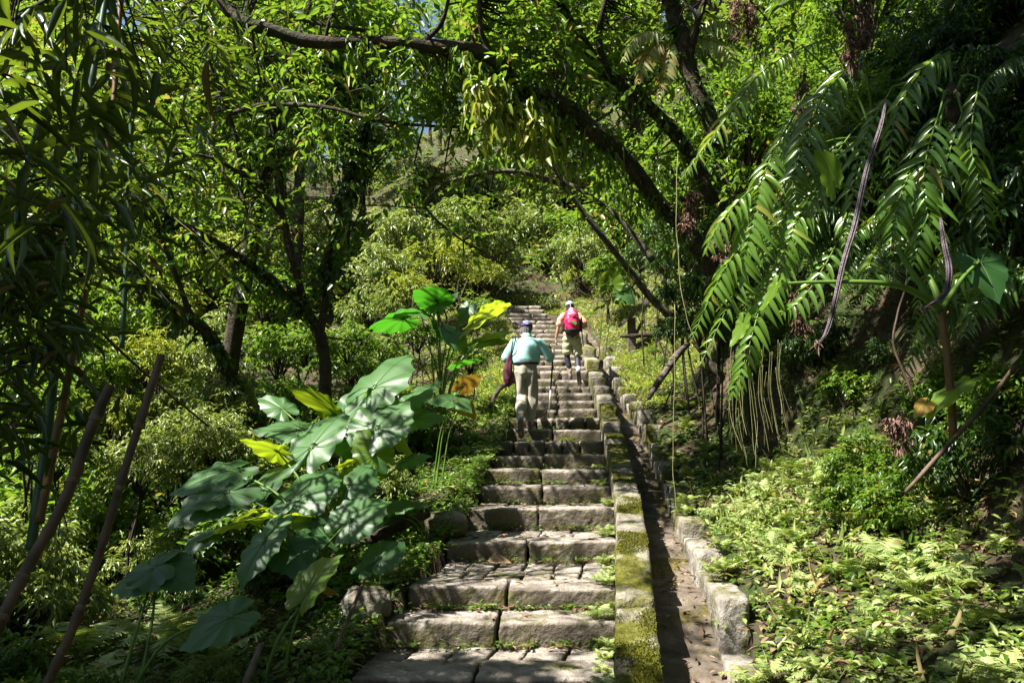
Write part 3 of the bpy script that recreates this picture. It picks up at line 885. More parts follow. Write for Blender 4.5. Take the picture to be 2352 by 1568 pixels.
for row, (zz, n, hgt, curv) in enumerate([(0.073, 11, 0.011, 0.012), (0.050, 7, 0.009, 0.006), (0.030, 3, 0.010, 0.0)]):
    for i in range(n):
        t = (i - (n - 1) / 2) / max(1, (n - 1) / 2)
        an = -math.pi / 2 + t * (0.62 if row == 0 else 0.5 if row == 1 else 0.16)
        z = zz - curv * t * t
        rr = 0.094 * math.sqrt(max(0.05, 1 - (z / 0.112) ** 2))
        c = np.array([-0.015 + rr * math.cos(an), 0.105 - 0.004 + 1.16 * rr * math.sin(an) - 0.15 * 0, 1.505 + z + 0.014])
        w = norm(np.array([-math.sin(an), math.cos(an), 0])) * 0.0036
        h = np.array([0, 0.003, hgt / 2])
        b.add([c - w - h, c + w - h, c + w + h * (1 - 0.5 * (i % 2)), c - w + h], [(0, 1, 2), (0, 2, 3)])
link("cap_lettering", b.mesh("cap_lettering", M_WHITE), cap)

stick = thing("walking_stick", "black and pale hiking stick held by the man in the teal shirt", "walking stick", foot)
b = MB(); tube(b, [(0.392, 0.27, 1.20), (0.387, 0.28, 1.13), (0.382, 0.29, 1.07)], [0.017, 0.015, 0.014], n=10); b.build("grip", M_BLACK, stick)
b = MB(); tube(b, [(0.382, 0.29, 1.08), (0.352, 0.42, 0.60)], [0.012, 0.012], n=8); b.build("upper_shaft", M_BLACK, stick)
b = MB(); tube(b, [(0.352, 0.42, 0.60), (0.328, 0.52, 0.26)], [0.011, 0.010], n=8); b.build("lower_shaft", M_METAL, stick)
zt = float(st[10]['z'] - foot[2])
b = MB(); tube(b, [(0.328, 0.52, 0.265), (0.322, 0.545, zt + 0.004)], [0.008, 0.006], n=8); b.build("tip", M_BLACK, stick)

bag = thing("shoulder_bag", "maroon cloth bag hanging from the shoulder of the man in teal", "bag", foot)
b = MB()
chain(b, [(-0.27, -0.03, 0.665), (-0.285, -0.03, 0.72), (-0.295, -0.03, 0.86), (-0.275, -0.03, 1.0), (-0.235, -0.04, 1.12)], [0.060, 0.070, 0.068, 0.045, 0.014], [0.06, 0.075, 0.07, 0.04, 0.012], n=18)
fuse(b, "bag_body", M_BAG, bag, 0.008, 3, lambda co: 0.008 * np.sin(co[:, 0] * 50 + co[:, 1] * 30 + 3 * np.sin(co[:, 2] * 9)))
for dx in (-0.012, 0.02):
    b = MB(); tube(b, curve([(-0.235 + dx * 0.3, -0.05, 1.10), (-0.222 + dx, -0.10, 1.2), (-0.2 + dx, -0.055, 1.345), (-0.21 + dx, 0.06, 1.355), (-0.235 + dx, 0.13, 1.22), (-0.25, 0.03, 1.10)], 20), 0.008, n=6, flat=0.5)
    b.build("strap", M_BLACK, bag)

# ---- the hiker with the crimson backpack
wf = at(1317, 868, 15.85); wf[2] = st[15]['z'] + 0.003
wom = thing("person", "hiker with crimson backpack, blue cap, olive shorts and dark leggings higher on the steps", "person", wf)
b = MB()
head(b, (-0.05, 0.09, 1.50), tilt=-0.12, s=0.97)
chain(b, [(-0.045, 0.04, 1.34), (-0.05, 0.06, 1.40), (-0.05, 0.075, 1.44)], [0.055, 0.05, 0.05])
chain(b, [(-0.03, 0, 0.82), (-0.03, 0, 0.95), (-0.035, 0.02, 1.1), (-0.04, 0.03, 1.24), (-0.04, 0.03, 1.34)], [0.155, 0.145, 0.145, 0.155, 0.10], [0.10, 0.095, 0.10, 0.095, 0.065], n=18)
chain(b, [(-0.11, 0.0, 0.84), (-0.12, 0.03, 0.64), (-0.118, 0.03, 0.45), (-0.085, -0.02, 0.28), (-0.062, -0.015, 0.10)], [0.08, 0.066, 0.05, 0.05, 0.036])
chain(b, [(0.05, 0.0, 0.84), (0.085, 0.01, 0.64), (0.09, 0.0, 0.45), (0.085, -0.12, 0.30), (0.082, -0.24, 0.16)], [0.08, 0.068, 0.052, 0.052, 0.036])
chain(b, [(-0.06, -0.03, 0.05), (-0.055, 0.06, 0.04), (-0.05, 0.14, 0.03)], [0.033, 0.036, 0.028])
chain(b, [(0.083, -0.26, 0.12), (0.09, -0.24, 0.0), (0.10, -0.20, -0.09)], [0.033, 0.036, 0.028])
chain(b, [(-0.20, 0.0, 1.315), (-0.255, -0.01, 1.21), (-0.285, -0.02, 1.09)], [0.05, 0.044, 0.036])
chain(b, [(-0.285, -0.02, 1.09), (-0.315, 0.0, 0.95), (-0.335, 0.03, 0.83)], [0.036, 0.035, 0.025])
hand(b, (-0.335, 0.03, 0.83), (-0.12, 0.2, -0.97), (0.8, 0.4, 0), curl=0.4, s=0.95, thumb_side=-1)
chain(b, [(0.12, 0.0, 1.315), (0.20, -0.03, 1.21), (0.262, -0.06, 1.085)], [0.05, 0.044, 0.037])
chain(b, [(0.262, -0.06, 1.085), (0.24, 0.06, 1.06), (0.20, 0.17, 1.08)], [0.037, 0.035, 0.026])
hand(b, (0.20, 0.17, 1.08), (-0.3, 0.6, 0.5), (-0.8, -0.3, 0.1), curl=0.7, s=0.95, thumb_side=-1)
fuse(b, "body", M_SKIN, wom, 0.007, 3)
b = MB()
chain(b, [(-0.03, 0.0, 0.90), (-0.03, 0.005, 1.0), (-0.035, 0.02, 1.12), (-0.04, 0.03, 1.24), (-0.04, 0.03, 1.32), (-0.045, 0.04, 1.37)], [0.165, 0.165, 0.17, 0.178, 0.15, 0.065], [0.12, 0.118, 0.12, 0.115, 0.09, 0.06], n=20)
chain(b, [(-0.185, 0.0, 1.31), (-0.245, -0.01, 1.21), (-0.275, -0.018, 1.12)], [0.066, 0.068, 0.07])
chain(b, [(0.105, 0.0, 1.31), (0.19, -0.028, 1.21), (0.235, -0.048, 1.125)], [0.066, 0.066, 0.066])
sh2 = fuse(b, "shirt", M_SALMON, wom, 0.009, 4, lambda co: 0.005 * np.sin((co[:, 0] + co[:, 2]) * 40 + 3 * np.sin(co[:, 0] * 12)))
b = MB()
chain(b, [(-0.03, 0.0, 0.78), (-0.028, 0, 0.85), (-0.025, 0, 0.92)], [0.178, 0.178, 0.16], [0.135, 0.13, 0.112], n=20)
chain(b, [(-0.115, 0.0, 0.82), (-0.118, 0.015, 0.68), (-0.12, 0.02, 0.56)], [0.10, 0.098, 0.095], [0.12, 0.115, 0.11])
chain(b, [(0.055, 0.0, 0.82), (0.08, 0.01, 0.66), (0.09, 0.01, 0.52)], [0.105, 0.105, 0.102], [0.12, 0.118, 0.112])
fuse(b, "shorts", M_SHORTS, wom, 0.009, 4, lambda co: 0.008 * np.sin((co[:, 0] * 0.7 - co[:, 2]) * 44 + 3 * np.sin(co[:, 0] * 15)))
b = MB()
chain(b, [(-0.12, 0.025, 0.62), (-0.118, 0.03, 0.45), (-0.09, -0.02, 0.29), (-0.072, -0.02, 0.22)], [0.072, 0.056, 0.055, 0.045])
chain(b, [(0.085, 0.01, 0.62), (0.09, 0.0, 0.45), (0.085, -0.12, 0.30), (0.083, -0.18, 0.23)], [0.074, 0.057, 0.057, 0.047])
b.build("leggings", M_LEGGING, wom).name = "legging"
b = MB(); chain(b, [(-0.07, -0.018, 0.23), (-0.063, -0.018, 0.15)], [0.046, 0.042]); b.build("sock", M_SOCK, wom)
b = MB(); chain(b, [(0.083, -0.175, 0.235), (0.082, -0.235, 0.165)], [0.047, 0.043]); b.build("sock", M_SOCK, wom)
b = MB(); shoe(b, (-0.06, -0.02, 0.072), (-0.045, 0.18, 0.052), s=1.05); fuse(b, "shoe", M_SHOE_DARK, wom, 0.007, 2)
b = MB(); shoe(b, (0.083, -0.265, 0.11), (0.11, -0.19, -0.10), s=1.05); fuse(b, "shoe", M_SHOE_DARK, wom, 0.007, 2)
b = MB(); chain(b, [(-0.05, 0.05, 1.425), (-0.05, 0.062, 1.46), (-0.05, 0.075, 1.51), (-0.05, 0.08, 1.55)], [0.06, 0.074, 0.08, 0.076], [0.05, 0.074, 0.085, 0.085], n=18)
fuse(b, "hair", M_HAIR_BLACK, wom, 0.006, 2)
b = MB(); dome(b, (-0.05, 0.085, 1.515), 0.091, 0.104, 0.105, tilt=-0.1); brim(b, (-0.05, 0.09, 1.53), 0.085, 0.095, 0.18, 0.03)
cap2 = b.build("cap", M_DENIM, wom)
b = MB(); tube(b, curve([(-0.05, -0.01, 1.58), (-0.048, -0.022, 1.53), (-0.045, -0.026, 1.45)], 8), 0.006, n=6)
b.build("cap_cord", M_WHITE, cap2)

pack = thing("backpack", "crimson backpack with black base and green tag worn by the upper hiker", "backpack", wf)
b = MB()
chain(b, [(-0.03, -0.20, 0.985), (-0.03, -0.205, 1.08), (-0.032, -0.20, 1.22), (-0.035, -0.17, 1.34), (-0.04, -0.13, 1.41)], [0.145, 0.152, 0.145, 0.118, 0.06], [0.10, 0.105, 0.10, 0.085, 0.045], n=22)
pb = fuse(b, "pack_body", M_PINK, pack, 0.008, 3, lambda co: 0.006 * np.sin(co[:, 2] * 42 + 4 * np.sin(co[:, 0] * 14)))
b = MB(); chain(b, [(-0.03, -0.19, 0.925), (-0.03, -0.20, 0.99)], [0.145, 0.158], [0.10, 0.112], n=20); fuse(b, "pack_base", M_BLACK, pack, 0.008, 2)
b = MB(); chain(b, [(-0.035, -0.24, 1.27), (-0.037, -0.215, 1.34), (-0.04, -0.165, 1.405)], [0.10, 0.085, 0.05], [0.05, 0.045, 0.04], n=16); fuse(b, "top_pocket", M_PINK_PALE, pack, 0.008, 2)
b = MB(); chain(b, [(-0.03, -0.265, 1.03), (-0.03, -0.275, 1.12), (-0.032, -0.262, 1.2)], [0.105, 0.11, 0.09], [0.04, 0.05, 0.04], n=16); fuse(b, "front_pocket", M_PINK, pack, 0.008, 2)
for sx, nm in ((-1, "side_pouch"), (1, "side_pouch")):
    b = MB(); chain(b, [(-0.03 + sx * 0.165, -0.16, 0.97), (-0.03 + sx * 0.17, -0.16, 1.08), (-0.03 + sx * 0.165, -0.155, 1.14)], [0.034, 0.04, 0.034], [0.06, 0.065, 0.055], n=14); fuse(b, nm, M_BLACK, pack, 0.008, 2)
c = np.array([0.005, -0.333, 1.105]); ux = np.array([0.7, 0, -0.55]) * 0.055; uz = np.array([0.5, 0.12, 0.7]) * 0.034
b = MB(); V = [c - ux - uz, c + ux - uz, c + ux + uz, c - ux + uz]; V += [v + np.array([0, 0.008, 0]) for v in V]
b.add(V, [(0, 1, 2), (0, 2, 3), (5, 4, 7), (5, 7, 6), (0, 4, 5), (0, 5, 1), (2, 6, 7), (2, 7, 3), (1, 5, 6), (1, 6, 2), (3, 7, 4), (3, 4, 0)]); b.build("green_tag", M_GREEN_TAG, pack, smooth=False)
for x0, x1 in ((-0.10, -0.14), (0.04, 0.075)):
    b = MB(); tube(b, curve([(x0, -0.10, 1.39), (x0 - 0.005, 0.03, 1.385), (x1, 0.14, 1.30), (x1, 0.13, 1.15), (x1 * 1.2, -0.03, 1.0)], 18), 0.018, n=8, flat=0.35); b.build("shoulder_strap", M_BLACK, pack)
for pts in ([(-0.155, -0.292, 1.2), (-0.16, -0.29, 1.1), (-0.15, -0.28, 1.0)], [(0.07, -0.272, 1.3), (0.09, -0.29, 1.15), (0.085, -0.29, 1.02)], [(-0.1, -0.285, 1.25), (-0.03, -0.31, 1.235), (0.05, -0.285, 1.25)]):
    b = MB(); tube(b, curve(pts, 10), 0.006, n=6); b.build("buckle_strap", M_BLACK, pack)
pole = thing("walking_stick", "black trekking pole stowed beside the crimson backpack", "walking stick", wf)
b = MB(); tube(b, [(0.165, -0.14, 1.15), (0.17, -0.13, 0.93), (0.20, -0.10, 0.66)], [0.012, 0.012, 0.009], n=8); b.build("shaft", M_BLACK, pole)
b = MB(); tube(b, [(0.164, -0.141, 1.15), (0.16, -0.145, 1.25)], [0.016, 0.015], n=10); b.build("grip", M_BLACK, pole)

# ------------------------------------------------------------------ vegetation helpers
def path(pts, n=20):
    """smooth world curve through (px, py, Y) points of the photograph"""
    return curve([at(*p) for p in pts], n)


def along(C, n, lo=0.0, hi=1.0):
    t = rng.uniform(lo, hi, n) * (len(C) - 1)
    i = np.minimum(t.astype(int), len(C) - 2); f = (t - i)[:, None]
    return C[i] * (1 - f) + C[i + 1] * f


def twigs(mb, start, ends, r0=0.012, r1=0.003, sag=0.1, n=6, sides=5):
    for e in ends:
        s = start[rng.integers(len(start))] if np.ndim(start) == 2 else start
        m = (s + e) / 2 + rng.normal(size=3) * 0.12 * np.linalg.norm(e - s) + np.array([0, 0, sag * np.linalg.norm(e - s)])
        tube(mb, curve([s, m, e], n), np.linspace(r0, r1, n), n=sides, cap=False)


def nearest_on(C, p):
    return C[np.argmin(np.linalg.norm(C - p, axis=1))]


def shell(n, rx, ry, rz, inner=0.55, bottom=-0.35):
    P = []
    while len(P) < n:
        d = rand_unit(1)[0]
        if d[2] < bottom: continue
        P.append(d * rng.uniform(inner, 1.0) * np.array([rx, ry, rz]))
    return np.array(P)


# ------------------------------------------------------------------ shrub and tree prototypes (about 1 m radius, unit scale)
def shrub_meshes(seed_n, leaf_L, T, n_cl, n_lf, mat, yellow, droop, w=None, high=0.9):
    mb = MB()
    C = shell(n_cl, 0.95, 0.95, high, 0.5, -0.1); C[:, 2] += 0.35
    spray(mb, C, 0.30, n_lf, leaf_L, w, T, droop=droop, yellow=yellow, up=0.8)
    tw = MB()
    twigs(tw, np.array([0, 0, -0.25]), C[::2] * 0.92, 0.018, 0.004, 0.1, 5)
    return mb.mesh("shrub_foliage", mat), tw.mesh("shrub_stem", M_TWIG)


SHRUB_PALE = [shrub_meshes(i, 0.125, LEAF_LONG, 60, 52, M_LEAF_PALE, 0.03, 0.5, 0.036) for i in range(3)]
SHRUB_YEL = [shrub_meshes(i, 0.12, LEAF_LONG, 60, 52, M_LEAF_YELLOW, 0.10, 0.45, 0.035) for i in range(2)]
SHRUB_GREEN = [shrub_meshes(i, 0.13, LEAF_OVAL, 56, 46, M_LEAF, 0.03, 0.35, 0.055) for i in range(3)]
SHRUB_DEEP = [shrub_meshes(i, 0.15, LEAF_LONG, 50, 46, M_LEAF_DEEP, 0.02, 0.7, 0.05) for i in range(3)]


def tree_meshes(leaf_L, n_cl, n_lf, mat, yellow, T=LEAF_TINY, rz=1.0):
    mb = MB()
    C = shell(n_cl, 1.0, 1.0, rz, 0.35, -0.55)
    spray(mb, C, 0.30, n_lf, leaf_L, leaf_L * 0.42, T, droop=0.3, yellow=yellow)
    tk = MB()
    top = np.array([0.05, 0, 0.3])
    tube(tk, curve([(0, 0, -2.2), (0.06, 0.03, -1.4), (-0.03, 0.02, -0.7), top], 12), np.linspace(0.075, 0.03, 12), n=8, wob=0.12)
    base = curve([(0.06, 0.03, -1.2), (-0.03, 0.02, -0.7), top], 8)
    twigs(tk, base, C[::3] * 0.95, 0.025, 0.005, 0.08, 6)
    return mb.mesh("tree_crown", mat), tk.mesh("tree_trunk", M_BARK)


TREE_GREEN = [tree_meshes(0.10, 110, 46, M_LEAF, 0.02) for i in range(3)]
TREE_PALE = [tree_meshes(0.09, 110, 46, M_LEAF_PALE, 0.02) for i in range(2)]
TREE_YEL = [tree_meshes(0.095, 100, 44, M_LEAF_YELLOW, 0.05) for i in range(2)]


def put(kind, meshes, loc, scale, label, cat, group, parts=("foliage", "stem"), rotz=None, squash=1.0):
    o = thing(kind, label, cat, loc, (0, 0, random.uniform(0, 6.28) if rotz is None else rotz), group, (scale, scale, scale * squash))
    link(parts[0], meshes[0], o); link(parts[1], meshes[1], o)
    return o


# hillside shrubs and trees beyond the stairs
cnt = 0
for i in range(30):
    Y = 25.5 + 12 * rng.random() ** 1.2
    half = Y * 0.30
    X = rng.uniform(-half, half)
    zt = ground_z(X, Y)
    s = rng.uniform(0.9, 1.7) * (0.8 + Y / 60)
    m = random.choice([(SHRUB_PALE, 'p'), (SHRUB_PALE, 'p'), (SHRUB_GREEN, 'g'), (SHRUB_YEL, 'y')])
    lab = {'p': "pale green shrub massed on the hillside beyond the top step", 'g': "mid green shrub massed on the hillside beyond the top step", 'y': "yellow green shrub massed on the hillside beyond the top step"}[m[1]]
    grp = {'p': "pale shrubs on the far hillside", 'g': "green shrubs on the far hillside", 'y': "yellow green shrubs on the far hillside"}[m[1]]
    put("shrub", random.choice(m[0]), (X, Y, zt - 0.1), s, lab, "shrub", grp)
# the far scrub that nobody could count
mb = MB()
n = 1400
Y = 24 + 39 * rng.random(n) ** 1.1; X = rng.uniform(-1, 1, n) * (Y * 0.72 + 2)
C = np.stack([X, Y, ground_z(X, Y) + rng.uniform(0.2, 1.6, n)], 1)
spray(mb, C, rng.uniform(0.6, 1.5, n), 60, 0.17, 0.065, LEAF_TINY, droop=0.4, yellow=0.04)
tag(mb.build("hillside_scrub", M_LEAF_PALE), kind="stuff")
for i in range(90):
    Y = 25 + 30 * rng.random()
    half = Y * 0.72 + 2
    X = -half + 2 * half * (i + rng.random()) / 74
    s = rng.uniform(2.2, 3.6)
    az = X / Y
    if -0.35 < az < 0.12 and Y < 34: continue
    if -0.19 < az < -0.08: s *= 0.6      # a dip in the treetops where the sky shows
    m, k = random.choice([(TREE_GREEN, 'g'), (TREE_GREEN, 'g'), (TREE_PALE, 'p'), (TREE_YEL, 'y')])
    lab = {'p': "pale leaved tree rising from the far hillside", 'g': "dark green leaved tree rising from the far hillside", 'y': "yellow green leaved tree rising from the far hillside"}[k]
    put("tree", random.choice(m), (X, Y, ground_z(X, Y) + 2.0 * s), s, lab, "tree", "trees on the far hillside, " + {'p': 'pale', 'g': 'dark', 'y': 'yellow green'}[k], ("crown", "trunk"))
# wood on the left, behind the forked tree
for i in range(36):
    Y = rng.uniform(16, 26)
    X = -Y * rng.uniform(0.34, 0.80) - 1.0
    if Y < 20 and X / Y > -0.5: continue
    s = rng.uniform(1.5, 2.6)
    m, k = random.choice([(TREE_GREEN, 'g'), (TREE_PALE, 'p'), (TREE_YEL, 'y')])
    lab = {'p': "slender pale leaved tree in the wood behind the forked tree", 'g': "slender green leaved tree in the wood behind the forked tree", 'y': "slender yellow green tree in the wood behind the forked tree"}[k]
    put("tree", random.choice(m), (X, Y, ground_z(X, Y) + rng.uniform(1.6, 2.4) * s), s, lab, "tree", "wood behind the forked tree, " + {'p': 'pale', 'g': 'green', 'y': 'yellow green'}[k], ("crown", "trunk"), squash=1.25)
for az, Y, zc, sc in [(-0.40, 25, 12.5, 3.4), (-0.34, 28, 15.0, 3.6), (-0.28, 26, 13.4, 3.2), (-0.22, 29, 15.8, 3.4), (-0.30, 31, 18.2, 3.4), (-0.20, 33, 19.0, 3.0), (0.0, 30, 16.2, 3.2), (-0.03, 34, 19.5, 3.0), (0.08, 31, 17.0, 3.4)]:
    put("tree", random.choice(TREE_GREEN), (az * Y, Y, zc), sc, "tall dark green tree closing the view beneath the arching limb", "tree", "tall trees beneath the arching limb", ("crown", "trunk"), squash=1.15)
for i in range(16):
    Y = rng.uniform(16, 25); X = rng.uniform(3.5, 14)
    s = rng.uniform(1.3, 2.1)
    put("tree", random.choice(TREE_GREEN), (X, Y, ground_z(X, Y) + 1.7 * s), s, "green leaved tree on the bank behind the wooden sign", "tree", "trees on the bank behind the sign", ("crown", "trunk"), squash=1.2)
# sunlit shrubs placed where the photograph shows bright masses (px, py of the middle, Y, radius in px)
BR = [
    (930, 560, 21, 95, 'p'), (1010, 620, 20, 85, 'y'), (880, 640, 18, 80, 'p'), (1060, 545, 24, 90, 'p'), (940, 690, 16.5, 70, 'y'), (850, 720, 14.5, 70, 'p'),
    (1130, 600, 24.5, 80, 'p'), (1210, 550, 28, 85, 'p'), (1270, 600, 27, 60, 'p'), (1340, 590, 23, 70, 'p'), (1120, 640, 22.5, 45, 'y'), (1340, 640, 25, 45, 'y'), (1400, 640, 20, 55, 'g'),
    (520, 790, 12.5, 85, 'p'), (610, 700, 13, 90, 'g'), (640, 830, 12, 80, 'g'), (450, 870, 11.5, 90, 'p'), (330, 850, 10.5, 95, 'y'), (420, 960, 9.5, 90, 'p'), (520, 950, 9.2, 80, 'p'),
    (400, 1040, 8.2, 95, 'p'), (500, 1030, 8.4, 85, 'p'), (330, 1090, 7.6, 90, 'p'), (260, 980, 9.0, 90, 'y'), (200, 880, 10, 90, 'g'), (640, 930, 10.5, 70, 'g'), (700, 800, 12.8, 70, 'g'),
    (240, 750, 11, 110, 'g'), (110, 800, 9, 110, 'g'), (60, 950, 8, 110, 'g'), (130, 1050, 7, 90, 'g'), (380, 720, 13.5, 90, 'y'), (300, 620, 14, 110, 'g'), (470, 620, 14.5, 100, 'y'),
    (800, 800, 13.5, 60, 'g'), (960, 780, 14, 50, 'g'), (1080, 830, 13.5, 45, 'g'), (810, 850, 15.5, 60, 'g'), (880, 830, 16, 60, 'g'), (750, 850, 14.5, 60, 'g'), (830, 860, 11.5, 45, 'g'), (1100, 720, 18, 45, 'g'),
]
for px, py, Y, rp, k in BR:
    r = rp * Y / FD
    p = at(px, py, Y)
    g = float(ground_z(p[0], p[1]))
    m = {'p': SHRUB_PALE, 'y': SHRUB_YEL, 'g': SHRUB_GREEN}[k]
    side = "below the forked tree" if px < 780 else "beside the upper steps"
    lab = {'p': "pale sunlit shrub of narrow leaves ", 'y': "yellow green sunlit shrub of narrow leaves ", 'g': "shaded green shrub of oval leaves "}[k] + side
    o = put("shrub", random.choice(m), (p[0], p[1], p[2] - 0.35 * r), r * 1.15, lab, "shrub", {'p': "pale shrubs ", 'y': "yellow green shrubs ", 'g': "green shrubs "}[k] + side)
    gap = p[2] - 0.5 * r - g
    if gap > 0.1:
        b = MB()
        for _ in range(3):
            b_pts = curve([(rng.normal() * 0.15, rng.normal() * 0.15, -0.2), (rng.normal() * 0.2, rng.normal() * 0.2, -0.2 - gap / (r * 1.15) * 0.5), (rng.normal() * 0.2, rng.normal() * 0.2, -0.25 - gap / (r * 1.15))], 8)
            tube(b, b_pts, np.linspace(0.02, 0.03, 8), n=6)
        b.build("stem", M_TWIG, o)

# low undergrowth on the slope below the steps
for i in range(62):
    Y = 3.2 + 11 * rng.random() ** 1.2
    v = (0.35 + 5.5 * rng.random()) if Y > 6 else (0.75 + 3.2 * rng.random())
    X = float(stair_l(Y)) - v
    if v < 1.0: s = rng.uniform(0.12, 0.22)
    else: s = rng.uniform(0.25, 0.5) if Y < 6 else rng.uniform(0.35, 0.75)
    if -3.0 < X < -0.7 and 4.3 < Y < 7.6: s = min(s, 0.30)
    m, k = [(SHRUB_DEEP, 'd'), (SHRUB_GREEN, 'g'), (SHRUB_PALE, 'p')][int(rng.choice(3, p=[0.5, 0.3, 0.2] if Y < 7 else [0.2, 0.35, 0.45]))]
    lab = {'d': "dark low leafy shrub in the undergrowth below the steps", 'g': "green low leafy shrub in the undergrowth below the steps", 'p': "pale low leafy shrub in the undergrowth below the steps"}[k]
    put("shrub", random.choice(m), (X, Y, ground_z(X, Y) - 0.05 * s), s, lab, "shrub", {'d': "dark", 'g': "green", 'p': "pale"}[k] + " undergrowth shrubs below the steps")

# short bright growth on the sunlit ground round the upper steps
mb = MB()
n = 5200
Y = rng.uniform(12.5, 25.5, n); side = rng.random(n)
X = np.where(side < 0.62, chan_r(Y) + 0.1 + 4.0 * rng.random(n) ** 1.3, stair_l(Y) - 0.02 - 2.2 * rng.random(n) ** 1.4)
top = (Y > 23.2); X = np.where(top, stair_l(23.0) - 1.5 + 5.0 * rng.random(n), X)
C = np.stack([X, Y, ground_z(X, Y) + 0.01], 1)
m = 6
P = np.repeat(C, m, 0) + rng.normal(size=(n * m, 3)) * np.array([0.07, 0.07, 0.012])
D = rand_unit(n * m) * np.array([0.8, 0.8, 0.2]) + np.array([0, 0, 0.55]); N = rand_unit(n * m) * 0.4 + np.array([0, -0.4, 0.8])
leaves(mb, P, D, N, rng.uniform(0.05, 0.16, n * m), rng.uniform(0.012, 0.03, n * m), np.repeat(np.clip(rng.normal(0.5, 0.22, n), 0, 0.95), m), LEAF_TINY)
tag(mb.build("short_grass", M_LEAF_YELLOW), kind="stuff")

for x, y, sc in [(-5.2, 8.2, 0.9), (-4.4, 7.2, 0.75), (-5.6, 9.6, 1.0), (-4.6, 9.0, 0.9), (-3.9, 6.4, 0.7), (-6.4, 10.8, 1.1), (-5.0, 6.8, 0.8), (-6.2, 8.6, 1.0), (-3.4, 9.6, 0.8), (-4.0, 11.0, 0.9), (-2.6, 11.4, 0.8), (-5.8, 7.4, 0.9), (-2.2, 13.0, 0.8), (-3.4, 13.2, 0.9), (-7.2, 9.8, 1.1), (-4.8, 5.8, 0.7)]:
    k = int(rng.integers(2)); put("shrub", random.choice([SHRUB_GREEN, SHRUB_PALE][k]), (x, y, ground_z(x, y) + 0.1), sc, ["spreading green shrub hiding the ground behind the bamboo culms", "spreading pale shrub hiding the ground behind the bamboo culms"][k], "shrub", ["green", "pale"][k] + " spreading shrubs behind the bamboo")

# ------------------------------------------------------------------ steep bank on the near right: drooping shrubs
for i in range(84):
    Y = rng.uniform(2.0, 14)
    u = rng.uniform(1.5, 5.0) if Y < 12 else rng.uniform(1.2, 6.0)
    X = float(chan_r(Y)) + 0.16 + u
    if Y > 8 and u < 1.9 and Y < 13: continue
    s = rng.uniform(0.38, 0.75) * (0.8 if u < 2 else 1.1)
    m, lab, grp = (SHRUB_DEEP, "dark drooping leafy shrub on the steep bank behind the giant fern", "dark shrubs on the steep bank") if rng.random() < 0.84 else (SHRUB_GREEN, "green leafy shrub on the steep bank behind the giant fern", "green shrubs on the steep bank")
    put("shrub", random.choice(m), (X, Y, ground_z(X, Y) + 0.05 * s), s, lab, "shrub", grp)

for i in range(30):
    Y = rng.uniform(5.5, 12.5); u = rng.uniform(0.9, 1.9) if Y < 8 else rng.uniform(1.1, 1.8)
    X = float(chan_r(Y)) + 0.16 + u
    put("shrub", random.choice(SHRUB_DEEP + SHRUB_GREEN), (X, Y, ground_z(X, Y)), rng.uniform(0.2, 0.36), "small leafy shrub rooted in the earth face under the giant fern", "shrub", "small shrubs on the earth face")

for px, py, Y, rp in [(1580, 590, 11.5, 62), (1625, 670, 10.2, 66), (1560, 690, 12.0, 55), (1605, 755, 10.0, 55), (1650, 560, 10.4, 66), (1530, 610, 13.5, 52), (1500, 560, 15.5, 50), (1545, 765, 12.2, 42), (1660, 760, 9.2, 60), (1690, 650, 9.4, 66), (1470, 600, 18.0, 44)]:
    p = at(px, py, Y); r = rp * Y / FD; g = float(ground_z(p[0], p[1]))
    o = put("shrub", random.choice(SHRUB_DEEP + SHRUB_GREEN[:1]), (p[0], p[1], max(p[2] - 0.35 * r, g)), r * 1.2, "dark shrub of drooping narrow leaves hanging beside the arching tree", "shrub", "drooping shrubs beside the arching tree")
    gap = p[2] - 0.35 * r - g
    if gap > 0.1:
        b = MB()
        for _ in range(2): tube(b, curve([(0, 0, -0.2), (rng.normal() * 0.2, 0.1, -0.2 - gap / (r * 1.2) * 0.5), (rng.normal() * 0.3, 0.2, -0.25 - gap / (r * 1.2))], 8), np.linspace(0.02, 0.035, 8), n=6)
        b.build("stem", M_TWIG, o)
for i in range(14):
    Y = rng.uniform(12.5, 20); u = rng.uniform(0.5, 3.5)
    put("shrub", random.choice(SHRUB_GREEN + SHRUB_PALE), (float(chan_r(Y)) + 0.16 + u, Y, ground_z(float(chan_r(Y)) + 0.16 + u, Y) - 0.02), rng.uniform(0.14, 0.32), "small low shrub on the sunlit slope around the wooden sign", "shrub", "small shrubs around the wooden sign")

# ------------------------------------------------------------------ the named trees
def limb(mb, pts, r0, r1, n=26, wob=0.16, sides=9):
    C = path(pts, n)
    tube(mb, C, np.linspace(r0, r1, n), n=sides, wob=wob)
    return C


def crown_clumps(limbs, n, spread, lo=0.25, bias=(0, 0.9, 0.15)):
    out = []
    for C, w in limbs:
        P = along(C, max(1, int(n * w)), lo, 1.0)
        out.append(P + rng.normal(size=(len(P), 3)) * spread + np.array(bias) * spread)
    return np.concatenate(out)


SUNV = np.array(TO_SUN)
MAN_MID = np.array([foot[0], foot[1], foot[2] + 1.2])


def sky_gap(c):
    d = c[1] * math.cos(PITCH) + c[2] * math.sin(PITCH)
    px = 1176 + c[0] / d * FD; py = 784 - (-c[1] * math.sin(PITCH) + c[2] * math.cos(PITCH)) / d * FD
    return ((px - 975) / 85) ** 2 + ((py - 40) / 75) ** 2 < 1


